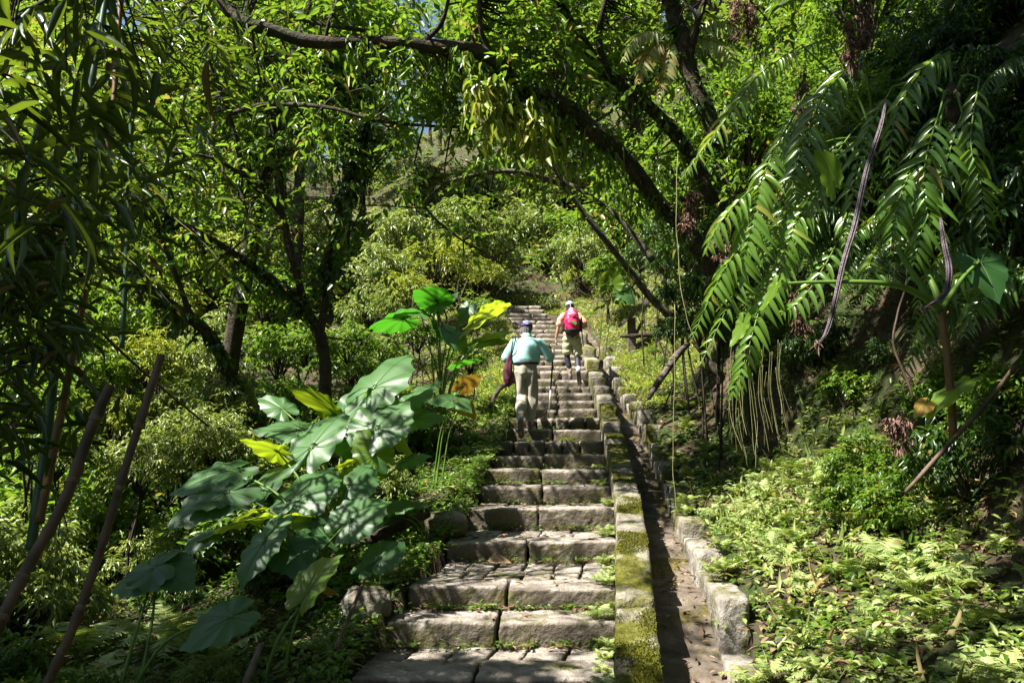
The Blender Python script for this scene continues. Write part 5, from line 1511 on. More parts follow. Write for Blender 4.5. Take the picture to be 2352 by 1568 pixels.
bamboo("tall green bamboo culm standing behind the cut poles", [(70, 1260, 4.8), (83, 1172, 4.8), (115, 948, 4.9), (138, 724, 5.0), (154, 584, 5.0), (176, 399, 5.1), (210, 189, 5.2), (235, 42, 5.3), (250, -80, 5.4), (235, -260, 5.6), (150, -500, 5.8)], 0.029, 0.018, M_BAMBOO,
       [(250, 150, 5.4, 80, 22, 5), (330, 60, 5.8, 80, 22, 5), (120, 330, 5.0, 80, 20, 5), (230, 420, 5.4, 90, 18, 5), (380, 180, 6, 80, 18, 5), (330, 330, 6, 80, 14, 5)])
bamboo("yellowed bamboo culm leaning beside the tall green one", [(90, 1200, 4.6), (115, 1076, 4.7), (147, 916, 4.8), (186, 718, 4.9), (206, 622, 4.9), (225, 480, 5.0), (255, 300, 5.1), (270, 100, 5.2), (280, -100, 5.3), (250, -300, 5.4)], 0.024, 0.016, M_BAMBOO_YEL,
       [(80, 620, 4.6, 70, 16, 5), (180, 560, 4.8, 70, 12, 5), (60, 760, 4.5, 60, 12, 5), (280, 560, 5.4, 60, 10, 4), (120, 480, 4.6, 70, 12, 5)])
bamboo("slim bamboo culm further back among leaves near the frame's top", [(280, 800, 7.0), (295, 500, 7.0), (302, 250, 7.1), (304, 84, 7.2), (310, -60, 7.3)], 0.022, 0.014, M_BAMBOO,
       [(420, 60, 7.4, 90, 20, 5), (500, 150, 7.6, 80, 14, 5), (350, 500, 7.2, 70, 10, 4), (570, 60, 7.8, 70, 10, 4)], L=0.22)
bamboo("bamboo with big dark blades hanging close to the viewer", [(-420, 1500, 2.5), (-380, 1000, 2.45), (-330, 500, 2.4), (-260, 100, 2.3), (-150, -200, 2.2), (-20, -320, 2.1), (120, -300, 2.05)], 0.024, 0.012, M_BAMBOO,
       [(90, 60, 2.2, 110, 16, 4), (60, 250, 2.2, 90, 14, 4), (190, 210, 2.4, 80, 9, 4), (60, 400, 2.3, 70, 9, 4), (230, 60, 2.4, 80, 7, 4)], L=0.175)
bamboo("bamboo of pale dry blades low at the edge behind the green culm", [(-60, 1400, 4.0), (-30, 1000, 4.0), (0, 700, 4.0), (40, 500, 4.0), (60, 380, 4.0), (100, 250, 4.0)], 0.02, 0.01, M_BAMBOO,
       [(60, 560, 4.0, 60, 20, 5), (40, 700, 4.0, 60, 18, 5), (90, 860, 4.1, 60, 16, 5), (30, 950, 4.0, 50, 12, 5), (160, 480, 4.2, 50, 12, 5), (220, 470, 4.3, 30, 6, 5)])
# single hanging sprays of blades in front of the wood
for (px, py, Y), lab in [((380, 685, 5.0), "thin spray of four narrow bamboo blades hanging before the leaning trunk"), ((520, 620, 5.2), "long bare bamboo twig with a few pale blades beside the forked tree")]:
    C = path([(px - 120, py - 120, Y), (px - 50, py - 60, Y), (px, py, Y), (px + 30, py + 30, Y)], 12)
    root = thing("bamboo_twig", lab, "twig", C[0])
    b = MB(); tube(b, C - C[0], np.linspace(0.004, 0.0015, 12), n=5); b.build("stem", M_VINE, root)
    b = MB(); blade_sprays(b, C[[6, 9, 11]] - C[0], 4, 0.17, 0.7, spread=0.02); b.build("foliage", M_BAMBOO_LEAF, root)

for pts, r, lab in [([(-40, 1500, 2.75), (0, 1428, 2.8), (64, 1300, 2.9), (147, 1153, 3.0), (211, 980, 3.1), (258, 878, 3.2)], 0.020, "thicker dark cut bamboo pole, hollow at its top, leaning over the slope"),
                    ([(60, 1680, 2.9), (128, 1525, 3.0), (173, 1428, 3.05), (237, 1243, 3.15), (275, 1115, 3.2), (320, 974, 3.3), (379, 788, 3.4)], 0.0165, "longer slim cut bamboo pole with pale bark catching the sun")]:
    C = path(pts, 30); base = C[0]
    root = thing("cut_bamboo_pole", lab, "pole", base)
    b = MB(); n = 42
    t = np.linspace(0, 29, n); P = np.stack([np.interp(t, np.arange(30), C[:, i]) for i in range(3)], 1) - base
    rr = np.full(n, r); rr[::7] *= 1.25; rr[6::7] *= 0.93; rr[1::7] *= 0.95
    tube(b, P[:-1], rr[:-1], n=14, cap=False, wob=0.03); b.build("culm", M_BAMBOO_DRY, root)
    for q in np.arange(3, n - 3, 6.2):
        q = int(q); dn = norm(P[q + 1] - P[q])
        b = MB(); tube(b, np.array([P[q] - dn * 0.010, P[q] - dn * 0.004, P[q] + dn * 0.003, P[q] + dn * 0.010]), np.array([1.0, 1.17, 1.2, 1.0]) * r, n=14, wob=0.04, cap=False)
        b.build("node", M_NODE, root)
    # hollow cut end: rim and dark inside
    d = norm(P[-2] - P[-3]); e = P[-2]
    b = MB(); tube(b, np.array([e - d * 0.10, e - d * 0.05, e + d * 0.002]), [r * 0.72] * 3, n=14, cap=False)
    k = np.arange(14)
    ang = k / 14 * 2 * np.pi
    xx = norm(np.cross([0, 0, 1.0], d)); yy_ = np.cross(d, xx)
    inner = e + d * 0.002 + np.outer(np.cos(ang) * r * 0.72, xx) + np.outer(np.sin(ang) * r * 0.72, yy_)
    outer = e + np.outer(np.cos(ang) * r, xx) + np.outer(np.sin(ang) * r, yy_)
    b.add(np.concatenate([inner, outer]), np.concatenate([np.stack([k, k + 14, (k + 1) % 14 + 14], 1), np.stack([k, (k + 1) % 14 + 14, (k + 1) % 14], 1)]))
    b.add(np.concatenate([e - d * 0.09 + np.outer(np.cos(ang) * r * 0.71, xx) + np.outer(np.sin(ang) * r * 0.71, yy_), [e - d * 0.09]]), np.stack([k, (k + 1) % 14, np.full(14, 14)], 1))
    b.build("cut_end", M_BAMBOO_DRY, root)

# ------------------------------------------------------------------ giant fern on the bank
def frond_mesh(mb, rb, C, pin_L, pin_W, n, sag=0.45, up=(0, 0, 1), T=LEAF_PINNA, r=0.007, prof=None, tint0=0.5, fwd=0.45, lo=0.08):
    """rachis C with n pairs of leaflets"""
    tan = norm(np.gradient(C, axis=0))
    t = np.linspace(lo, 0.995, n)
    idx = t * (len(C) - 1); i = np.minimum(idx.astype(int), len(C) - 2); f = (idx - i)[:, None]
    P = C[i] * (1 - f) + C[i + 1] * f; d = norm(tan[i] * (1 - f) + tan[i + 1] * f)
    upv = np.array(up, float)
    side = norm(np.cross(d, upv)); nor = np.cross(side, d)
    pr = (np.sin(np.pi * np.clip(t * 0.86 + 0.13, 0, 1)) ** 0.75 + 0.12) if prof is None else prof(t)
    for s in (-1, 1):
        D = side * s * 0.9 + d * fwd + rng.normal(size=(n, 3)) * 0.11; D[:, 2] -= sag * rng.uniform(0.45, 1.5, n)
        N = nor * 0.9 + side * s * 0.25 + rng.normal(size=(n, 3)) * 0.2
        kp = np.where(rng.random(n) < 0.06, 0.25, 1.0); leaves(mb, P, D, N, kp * pin_L * pr * rng.uniform(0.8, 1.15, n), pin_W * np.clip(pr, 0.5, 1.2), np.where(rng.random(n) < 0.02, 0.97, np.clip(tint0 + rng.normal(0, 0.13, n), 0, 0.85)), T)
    tube(rb, C, np.linspace(r, r * 0.3, len(C)), n=6, cap=False)


def giant_fern(label, rhizome, fronds, mat=M_FROND):
    base = np.array(rhizome, float)
    root = thing("giant_fern", label, "fern", base)
    b = MB(); chain(b, [base * 0 + [0, 0, -0.1], [0, 0, 0.05], [0, 0, 0.14]], [0.05, 0.06, 0.04]); b.build("rootstock", M_DARKWOOD, root)
    for pts, pl, pw, n, sag, tint in fronds:
        C = path(pts, 26) - base
        b = MB(); rb = MB()
        frond_mesh(b, rb, C, pl * 1.15, pw * 1.25, n, sag, up=(-0.3, -0.75, 0.6), tint0=tint)
        st_ = curve([(0, 0, 0.05), C[0] * 0.5 + np.array([0, 0, 0.12]), C[0]], 10)
        tube(rb, st_, np.linspace(0.013, 0.007, 10), n=6, cap=False)
        fr = b.build("frond", mat, root)
        rb.build("stalk", M_STEM, fr)
    return root


giant_fern("giant fern with long glossy fronds drooping down the bank over the drain", at(2010, 330, 6.6), [
    ([(1985, 130, 6.3), (1905, 200, 6.1), (1856, 302, 6.0), (1824, 400, 5.9), (1826, 460, 5.9)], 0.22, 0.042, 17, 0.35, 0.15),
    ([(1840, 103, 6.4), (1743, 173, 6.2), (1683, 254, 6.1), (1613, 346, 6.0), (1565, 410, 6.0)], 0.15, 0.024, 26, 0.9, 0.75),
    ([(1850, 216, 6.3), (1764, 378, 6.0), (1737, 459, 5.9), (1715, 567, 5.8), (1683, 675, 5.8), (1610, 835, 5.7)], 0.20, 0.034, 32, 0.55, 0.6),
    ([(1790, 385, 6.1), (1705, 454, 5.9), (1651, 518, 5.8), (1620, 580, 5.8)], 0.17, 0.032, 14, 0.9, 0.65),
    ([(1900, 400, 6.2), (1850, 470, 6.0), (1815, 545, 5.9), (1785, 640, 5.9)], 0.17, 0.034, 17, 0.5, 0.55),
    ([(1850, 540, 6.1), (1790, 620, 5.9), (1748, 702, 5.8), (1710, 830, 5.7), (1678, 915, 5.7)], 0.17, 0.034, 24, 0.6, 0.6),
    ([(1760, 500, 6.0), (1690, 580, 5.8), (1635, 675, 5.8), (1588, 782, 5.8)], 0.15, 0.03, 18, 0.8, 0.6),
    ([(1940, 520, 6.1), (1900, 600, 5.9), (1840, 690, 5.8), (1790, 720, 5.8)], 0.15, 0.032, 14, 0.5, 0.5),
    ([(1900, 90, 6.5), (1800, 130, 6.4), (1720, 190, 6.3), (1660, 260, 6.3)], 0.14, 0.026, 22, 0.8, 0.6),
    ([(1960, 300, 6.4), (1870, 420, 6.2), (1800, 500, 6.1), (1740, 620, 6.1)], 0.19, 0.034, 22, 0.5, 0.4),
])
giant_fern("shaded giant fern with dark fronds hanging over the purple dead stalks", at(2190, 240, 5.6), [
    ([(2160, 250, 5.4), (2130, 350, 5.2), (2121, 450, 5.1), (2150, 545, 5.1)], 0.19, 0.034, 16, 0.45, 0.2),
    ([(2150, 330, 5.4), (2090, 400, 5.2), (2060, 480, 5.1), (2045, 580, 5.1)], 0.17, 0.03, 18, 0.6, 0.3),
    ([(2180, 120, 5.6), (2120, 160, 5.5), (2060, 260, 5.4), (2040, 380, 5.4)], 0.17, 0.03, 18, 0.7, 0.45),
    ([(2250, 180, 5.4), (2230, 320, 5.2), (2250, 430, 5.2), (2270, 560, 5.2)], 0.17, 0.032, 18, 0.7, 0.3),
    ([(2210, 260, 5.4), (2170, 380, 5.2), (2120, 520, 5.1), (2090, 640, 5.1)], 0.18, 0.032, 20, 0.6, 0.35),
    ([(2050, 200, 5.9), (1980, 330, 5.8), (1960, 450, 5.7), (1940, 560, 5.7)], 0.16, 0.03, 20, 0.6, 0.35),
])
def wild_fern(x, y, dz, label, n_fr, L, tint, group):
    base = gpt(x, y, dz)
    root = thing("giant_fern", label, "fern", base, group=group)
    for k in range(n_fr):
        az = math.pi + rng.uniform(-1.15, 1.15)          # out over the path
        e0 = math.radians(rng.uniform(15, 55)); e1 = math.radians(rng.uniform(-85, -60))
        n = 22; p = np.array([0, 0, 0.05]); pts = [p]; LL = L * rng.uniform(0.75, 1.15)
        for j in range(n):
            e = e0 + (e1 - e0) * (j / n) ** 0.65
            a2 = az + 0.25 * math.sin(j * 0.15 + k)
            p = p + np.array([math.cos(a2) * math.cos(e), math.sin(a2) * math.cos(e), math.sin(e)]) * LL / n
            pts.append(p)
        b = MB(); rb = MB()
        frond_mesh(b, rb, np.array(pts), 0.17 * L, 0.032 * L ** 0.5, 24, 0.55, up=(-0.5, -0.5, 0.6), tint0=tint, lo=0.2)
        fr = b.build("frond", M_FROND, root); rb.build("stalk", M_STEM, fr)


for i in range(15):
    y = rng.uniform(3.6, 10.5); u = rng.uniform(1.9, 3.6)
    wild_fern(float(chan_r(y)) + 0.16 + u, y, 0.15, "dark giant fern with arching fronds crowding the shaded bank", 6, rng.uniform(0.9, 1.5), rng.uniform(0.1, 0.4), "giant ferns crowding the bank")

# yellow lacy fern high on the slanting trunk
giant_fern("lacy yellow green fern perched high beside the straight vine clad trunk", at(1560, 110, 7.7), [
    ([(1555, 95, 7.5), (1500, 75, 7.3), (1460, 90, 7.2), (1430, 140, 7.2)], 0.14, 0.03, 20, 0.5, 0.8),
    ([(1555, 100, 7.5), (1510, 100, 7.3), (1480, 140, 7.2), (1465, 190, 7.2)], 0.14, 0.03, 20, 0.5, 0.8),
    ([(1560, 100, 7.5), (1540, 110, 7.3), (1530, 170, 7.2), (1510, 230, 7.2)], 0.13, 0.03, 20, 0.5, 0.75),
    ([(1560, 90, 7.5), (1620, 90, 7.3), (1670, 120, 7.2), (1690, 180, 7.2)], 0.14, 0.03, 20, 0.5, 0.6),
    ([(1560, 85, 7.5), (1600, 60, 7.3), (1650, 50, 7.2), (1700, 70, 7.2)], 0.14, 0.03, 20, 0.5, 0.6),
], M_FERN)

# ------------------------------------------------------------------ ground ferns
FERN = []
def fern_proto(n_fr, L, pin, seed):
    out = []
    for k in range(n_fr):
        az = 2 * math.pi * (k + 0.5 * random.random()) / n_fr
        e0 = math.radians(random.uniform(40, 80)); e1 = math.radians(random.uniform(-50, 35))
        n = 14; p = np.zeros(3); pts = [p]
        for j in range(n):
            e = e0 + (e1 - e0) * (j / n) ** 0.9
            p = p + np.array([math.cos(az) * math.cos(e), math.sin(az) * math.cos(e), math.sin(e)]) * L / n
            pts.append(p)
        b = MB(); rb = MB()
        frond_mesh(b, rb, np.array(pts), pin, pin * 0.30, 19, 0.12, T=LEAF_SAW, r=0.0028, tint0=0.55, fwd=0.35, lo=0.16)
        out.append((b.mesh("fern_frond", M_FERN), rb.mesh("fern_rachis", M_STEM)))
    return out


for i in range(4):
    FERN.append(fern_proto(random.choice([5, 6, 7]), random.uniform(0.36, 0.46), 0.105, i))


def put_fern(p, s, label, group, tilt=(0, 0)):
    pr = random.choice(FERN)
    root = thing("fern", label, "fern", p, (tilt[0], tilt[1], random.uniform(0, 6.28)), group, s)
    for fr, ra in pr:
        o = link("frond", fr, root); link("rachis", ra, o)


def bank_pts(n, y0, y1, u0, u1):
    out = []
    while len(out) < n:
        y = rng.uniform(y0, y1); u = rng.uniform(u0, u1)
        x = float(chan_r(y)) + 0.2 + u
        out.append((x, y))
    return out


for x, y in bank_pts(138, 4.2, 8.3, 0.15, 1.6):
    put_fern(gpt(x, y, -0.01), 0.24 + 0.48 * rng.random() ** 1.5, "pale sunlit fern on the open bank beside the drain", "sunlit ferns on the bank", (rng.uniform(-0.35, 0.15), rng.uniform(-0.5, 0.1)))
for x, y in bank_pts(14, 7.6, 14.0, 0.0, 0.8):
    put_fern(gpt(x, y, -0.01), rng.uniform(0.4, 0.8), "small fern along the drain edge farther up the bank", "small ferns up the drain edge")
for x, y in bank_pts(12, 3.0, 4.4, 0.1, 1.4):
    put_fern(gpt(x, y, -0.01), rng.uniform(0.4, 0.75), "scattered fern on the litter strewn near end of the bank", "ferns at the near end of the bank")
for i in range(33):
    y = rng.uniform(4.9, 12.0); x = float(stair_l(y)) - rng.uniform(0.05, 0.65)
    put_fern(gpt(x, y, -0.01), rng.uniform(0.3, 0.62), "small green fern fringing the outer ends of the steps", "small ferns fringing the steps")
for i in range(44):
    y = rng.uniform(4.2, 10.5); k = max(0, int(np.searchsorted([s['Y'] for s in st], y)) - 1)
    x = float(wall_l(y)) - rng.uniform(0.0, 0.14)
    put_fern((x, y, st[k]['z'] - 0.01), rng.uniform(0.18, 0.42), "little fern sprouting between the steps and the kerb wall", "little ferns along the kerb wall")
for i in range(22):
    k = int(rng.integers(1, 7)); s = st[k]
    x = rng.uniform(s['xl'] + 0.15, s['xr'] - 0.1)
    put_fern((x, s['Y'] - 0.015, st[k - 1]['z'] - 0.01), rng.uniform(0.14, 0.26), "tiny fern growing in the joint under a step", "tiny ferns in the step joints")
for i in range(22):
    y = rng.uniform(4.0, 10.5); x = float(chan_r(y)) + rng.uniform(0.02, 0.2)
    put_fern((x, y, float(ramp_z(y)) + rng.uniform(-0.08, 0.10)), rng.uniform(0.25, 0.5), "little fern hanging over the worn stones of the channel edge", "little ferns on the channel edge")
for x, y in [(-2.6, 5.2), (-2.3, 5.6), (-3.0, 5.8), (-2.7, 4.6), (-2.0, 4.3), (-2.4, 4.0), (-3.2, 5.0), (-1.9, 5.2)]:
    put_fern(gpt(x, y), rng.uniform(0.9, 1.3), "dark fern with feathery fronds in the shade behind the cut bamboo", "dark ferns behind the cut bamboo")

# ------------------------------------------------------------------ ground cover and litter (nobody could count it)
def scatter(n, fn):
    P = []
    while len(P) < n:
        x, y = fn()
        P.append((x, y))
    P = np.array(P)
    return np.stack([P[:, 0], P[:, 1], ground_z(P[:, 0], P[:, 1])], 1)


def left_xy():
    y = 3.0 + 13 * rng.random() ** 1.3; return float(stair_l(y)) - 0.02 - 4.5 * rng.random() ** 1.5, y


def right_xy():
    y = 2.6 + 14 * rng.random() ** 1.3; return float(chan_r(y)) + 0.08 + 2.8 * rng.random(), y


mb = MB()
for fn, n in ((left_xy, 4200), (right_xy, 1300)):
    C = scatter(n, fn); C[:, 2] += rng.uniform(0.01, 0.10, n)
    m = 9
    P = np.repeat(C, m, 0) + rng.normal(size=(n * m, 3)) * np.array([0.06, 0.06, 0.025])
    D = rand_unit(n * m) * np.array([1, 1, 0.5]); N = rand_unit(n * m) * 0.4 + np.array([0, -0.2, 1])
    leaves(mb, P, D, N, rng.uniform(0.025, 0.075, n * m), rng.uniform(0.014, 0.034, n * m), np.repeat(np.clip(rng.normal(0.4, 0.2, n), 0, 0.85), m), LEAF_OVAL)
for k in range(1, 12):      # sprigs rooted along the foot of each step
    s_ = st[k]; n = 30
    C = np.stack([rng.uniform(s_['xl'] - 0.05, s_['xr'], n), s_['Y'] - rng.uniform(0.0, 0.05, n), np.full(n, st[k - 1]['z'] + 0.015)], 1)
    P = np.repeat(C, 7, 0) + rng.normal(size=(n * 7, 3)) * np.array([0.03, 0.015, 0.014])
    leaves(mb, P, rand_unit(n * 7) * np.array([1, 0.7, 0.4]) + np.array([0, -0.3, 0.2]), rand_unit(n * 7) * 0.4 + np.array([0, -0.3, 1]), rng.uniform(0.015, 0.05, n * 7), rng.uniform(0.008, 0.022, n * 7), np.repeat(rng.uniform(0.2, 0.85, n), 7), LEAF_OVAL)
tag(mb.build("ground_cover", M_LEAF), kind="stuff")
# pale mixed weeds and grass stems between the bank ferns
mb = MB(); n = 950
yb = rng.uniform(3.2, 9.0, n); xb = chan_r(yb) + 0.22 + 1.7 * rng.random(n)
C = np.stack([xb, yb, ground_z(xb, yb)], 1); m = 7
P = np.repeat(C, m, 0) + rng.normal(size=(n * m, 3)) * np.array([0.04, 0.04, 0.01]); P[:, 2] += np.tile(np.linspace(0, 0.12, m), n) * np.repeat(rng.random(n), m)
D = rand_unit(n * m) * np.array([1, 1, 0.4]) + np.array([0, 0, 0.25]); N = rand_unit(n * m) * 0.5 + np.array([0, -0.2, 1])
leaves(mb, P, D, N, rng.uniform(0.03, 0.09, n * m), rng.uniform(0.014, 0.034, n * m), np.repeat(np.clip(rng.normal(0.5, 0.25, n), 0, 0.95), m), LEAF_OVAL)
n = 240; yb = rng.uniform(3.2, 9.0, n); xb = chan_r(yb) + 0.2 + 1.7 * rng.random(n)
P = np.stack([xb, yb, ground_z(xb, yb)], 1); D = rand_unit(n) * np.array([0.7, 0.7, 0.2]) + np.array([0, 0, 0.8])
leaves(mb, P, D, rand_unit(n), rng.uniform(0.08, 0.26, n), rng.uniform(0.004, 0.009, n), rng.uniform(0.3, 1, n), LEAF_LONG)
tag(mb.build("bank_weeds", M_WEED), kind="stuff")
mb = MB()
for fn, n in ((left_xy, 5000), (right_xy, 6000)):
    P = scatter(n, fn); P[:, 2] += 0.012
    D = rand_unit(n) * np.array([1, 1, 0.15]); N = rand_unit(n) * 0.3 + np.array([0, 0, 1])
    leaves(mb, P, D, N, rng.uniform(0.04, 0.13, n), rng.uniform(0.015, 0.045, n), rng.uniform(0, 1, n), LEAF_OVAL)
n = 620   # in the channel
Yc = 3.2 + 15 * rng.random(n) ** 1.2
P = np.stack([wall_l(Yc) + 0.27 + rng.random(n) ** 0.6 * 0.45, Yc, ramp_z(Yc) - 0.145], 1)
leaves(mb, P, rand_unit(n) * np.array([1, 1, 0.15]), rand_unit(n) * 0.3 + np.array([0, 0, 1]), rng.uniform(0.015, 0.10, n), rng.uniform(0.008, 0.03, n), rng.uniform(0, 1, n), LEAF_OVAL)
for k in range(1, 12):   # on the steps
    s = st[k]; n = 44 if k < 5 else 16
    P = np.stack([rng.uniform(s['xl'] + 0.05, s['xr'] - 0.05, n), s['Y'] + 0.05 + rng.random(n) ** 0.6 * 0.5, np.full(n, s['z'] + 0.012)], 1)
    P[::2, 1] = s['Y'] - rng.uniform(0.02, 0.10, len(P[::2])); P[::2, 2] = st[k - 1]['z'] + 0.015
    D = rand_unit(n) * np.array([1, 0.6, 0.12]); N = rand_unit(n) * 0.25 + np.array([0, 0, 1])
    leaves(mb, P, D, N, rng.uniform(0.04, 0.11, n), rng.uniform(0.012, 0.035, n), rng.uniform(0, 1, n), LEAF_OVAL)
tag(mb.build("leaf_litter", M_LITTER), kind="stuff")

# ------------------------------------------------------------------ hanging vines and roots
def vine(label, pts, r=0.004, group=None, mat=M_VINE, leafy=0):
    C = path(pts, 24); C = C + 0.02 * np.stack([vnoise(C, 3.0, i) for i in range(3)], 1)
    o = thing("hanging_vine", label, "vine", C[0], group=group)
    b = MB(); tube(b, C - C[0], r, n=5); b.build("stem", mat, o)
    if leafy:
        b = MB(); spray(b, (along(C, leafy) - C[0]), 0.06, 3, 0.08, 0.03, LEAF_LONG, droop=0.8); b.build("foliage", M_LEAF, o)


vine("pale thin vine hanging from the arching limb beside the hiker", [(1345, 294, 7.8), (1328, 420, 7.8), (1332, 546, 7.8), (1345, 600, 7.8)], 0.005)
vine("long pale twin vine dangling above the two hikers", [(1240, 260, 8.0), (1246, 420, 8.0), (1246, 504, 8.0), (1265, 588, 8.0), (1290, 665, 8.0)], 0.006)
vine("thin vine hanging in front of the wooden sign", [(1429, 336, 8.0), (1441, 504, 8.0), (1450, 655, 8.0), (1475, 750, 8.0), (1482, 760, 8.0)], 0.005)
vine("slender vine looping down before the drooping dark shrubs", [(1555, 357, 7.0), (1556, 500, 7.0), (1559, 640, 7.0), (1575, 720, 7.0), (1600, 790, 7.0)], 0.004)
vine("hair thin vine reaching almost to the channel edge", [(1548, 700, 7.0), (1550, 900, 7.0), (1547, 1060, 7.0), (1550, 1180, 7.0)], 0.003)
vine("short vine hanging under the horizontal lichen branch", [(1130, 294, 8.6), (1131, 340, 8.6), (1128, 395, 8.6)], 0.004)
vine("twiggy stem rising bare and white above the arching limb", [(1060, 115, 7.4), (1055, 60, 7.3), (1060, 0, 7.2)], 0.005)
vine("pinkish woody liana curling down the shaded bank", [(2085, 560, 5.2), (2078, 650, 5.2), (2060, 720, 5.2), (2055, 790, 5.2), (2075, 850, 5.2), (2100, 920, 5.2)], 0.008, mat=M_BAMBOO_DRY)
for i in range(22):
    x = 1672 + i * 6.2 + random.uniform(-9, 9); y0 = 800 + random.uniform(-20, 60); y1 = random.uniform(1000, 1090) - abs(i - 8) * 3
    vine("one of the pale hair roots hanging from the giant fern's tips", [(x, y0, 6.2), (x + random.uniform(-6, 10), (y0 + y1) / 2, 6.2), (x + random.uniform(0, 30), y1, 6.2 + random.uniform(-.2, .2))], 0.0014, group="hair roots under the giant fern")

# ------------------------------------------------------------------ dead purple frond stalks
def stalk(label, pts, r, flat=0.45):
    C = path(pts, 26)
    o = thing("dead_frond_stalk", label, "dead stalk", C[0])
    prof = np.interp(np.linspace(0, 1, 26), [0, 0.2, 0.5, 0.85, 1.0], [0.35, 0.8, 1.0, 0.8, 0.25]) * r
    b = MB()
    for k in range(4):     # ribbed: several parallel ridges
        off = np.array([(k - 1.5) * 0.48, -0.3 * (k % 2), 0])
        tube(b, C - C[0] + off * prof[:, None], prof * 0.42, n=7)
    b.build("ribbed_stalk", M_PURPLE, o)
    b = MB(); tips = C[-1] - C[0] + rng.normal(size=(7, 3)) * 0.03
    for t_ in tips: tube(b, curve([C[-1] - C[0], (C[-1] - C[0] + t_) / 2 + rng.normal(size=3) * 0.01, t_ + [0, 0, -0.03]], 5), np.linspace(0.006, 0.002, 5), n=5)
    b.build("frayed_tip", M_DEADW, o)


M_PURPLE = solid_mat("purple_dead_stalk", (0.02, 0.009, 0.016), (0.11, 0.07, 0.088), 30, 0.45, 0.15, spec=0.6)
M_DEADW = solid_mat("dry_fibre", (0.10, 0.06, 0.045), (0.2, 0.13, 0.10), 30, 0.8, 0.1)
stalk("long ribbed purple dead frond stalk hanging before the giant fern", [(2035, 230, 5.1), (2023, 290, 5.0), (1991, 389, 5.0), (1964, 513, 4.95), (1937, 605, 4.9), (1905, 745, 4.9), (1880, 790, 4.9)], 0.017)
stalk("short hooked purple dead stalk above the bare brown stem", [(2160, 500, 4.9), (2169, 562, 4.85), (2180, 621, 4.8), (2169, 675, 4.8), (2122, 708, 4.8)], 0.019)
# dry brown hanging matter in the shade
for i, (px, py, Y, h) in enumerate([(1830, 700, 6.4, 90), (1590, 480, 7.3, 70), (1850, 230, 6.6, 100), (1960, 110, 6.0, 110), (1990, 60, 6.2, 90), (2065, 990, 5.2, 60), (1690, 40, 7.4, 80), (1720, 50, 7.4, 80), (1655, 560, 6.6, 60)]):
    C = path([(px, py - h * 0.6, Y), (px + random.uniform(-12, 12), py, Y), (px + random.uniform(-20, 20), py + h * 0.6, Y)], 12)
    o = thing("dead_fern_tangle", "curled dry brown fern remains dangling among the bank foliage", "dead fern", C[0], group="dry fern remains on the bank")
    b = MB(); spray(b, along(C, 30) - C[0], 0.07, 8, 0.045, 0.011, LEAF_LONG, droop=1.2, yellow=0.1); b.build("dry_leaves", M_DEAD, o)
    b = MB(); tube(b, C - C[0], 0.006, n=5); b.build("stem", M_DEADW, o)

# ------------------------------------------------------------------ wooden trail sign, logs
g = at(1452, 818, 17.4); g[2] = float(ground_z(g[0], g[1])) - 0.02
sg = thing("wooden_sign", "weathered wooden sign post with slanted roof board beside the upper steps", "sign", g)
def plank(name, parent, c, size, rot, mat):
    V, F = cube_grid(6, 4, 4)
    h = np.array(size) / 2
    P = np.sign(V) * np.minimum(np.abs(V) ** 0.9, 1) * h
    P = P + 0.004 * vnoise(P * 3 + c, 9.0)[:, None]
    R = np.array(Matrix.Rotation(rot[2], 3, 'Z') @ Matrix.Rotation(rot[1], 3, 'Y') @ Matrix.Rotation(rot[0], 3, 'X'))
    mb = MB(); mb.add(P @ R.T + np.array(c), F)
    return mb.build(name, mat, parent, smooth=False)
top = at(1452, 730, 17.4)[2] - g[2]
plank("post", sg, (0, 0, top / 2), (0.17, 0.12, top), (0, 0, 0), M_WOOD)
plank("roof_board", sg, (0.11, 0, top + 0.15), (0.95, 0.6, 0.075), (0, -math.radians(40), 0), M_WOOD)
plank("brace", sg, (0.14, 0.0, top - 0.28), (0.07, 0.06, 0.5), (0, math.radians(28), 0), M_WOOD)
def log(label, pts, r, mat, knots=0.25):
    C = path(pts, 22)
    o = link("fallen_log", None, None, C[0])
    b = MB(); tube(b, C - C[0], r, n=12, wob=knots)
    bpy.data.objects.remove(o)
    o = link("fallen_log", b.mesh("fallen_log", mat), None, C[0])
    tag(o, label, "log")
log("dark broken branch lying level in front of the wooden sign", [(1424, 773, 16.9), (1460, 771, 16.9), (1509, 767, 16.9), (1545, 764, 17.0)], [0.03, 0.05, 0.055, 0.04], M_DARKWOOD)
log("pale rotten log slanting down the earth bank", [(1580, 790, 11.0), (1555, 815, 10.8), (1535, 845, 10.6), (1510, 880, 10.4), (1490, 915, 10.2)], [0.04, 0.05, 0.045, 0.045, 0.025], M_WOOD, 0.15)
log("bare stick propped in the undergrowth beside the lowest steps", [(770, 1490, 4.6), (800, 1420, 4.9), (838, 1330, 5.3)], [0.014, 0.012, 0.010], M_BAMBOO_DRY, 0.1)
log("broken grey stick leaning at the bottom of the undergrowth", [(560, 1580, 4.0), (580, 1530, 4.1), (600, 1480, 4.2)], [0.02, 0.018, 0.015], M_WOOD, 0.1)
log("brown rotting branch half hidden behind the jagged leaf", [(850, 1240, 7.0), (920, 1205, 7.2), (985, 1180, 7.4)], [0.045, 0.05, 0.03], M_DARKWOOD, 0.2)
log("twisted bare root beside the man's bag", [(1125, 935, 11.3), (1142, 900, 11.5), (1165, 880, 11.7), (1190, 874, 11.9)], [0.025, 0.035, 0.04, 0.025], M_BAMBOO_DRY, 0.3)
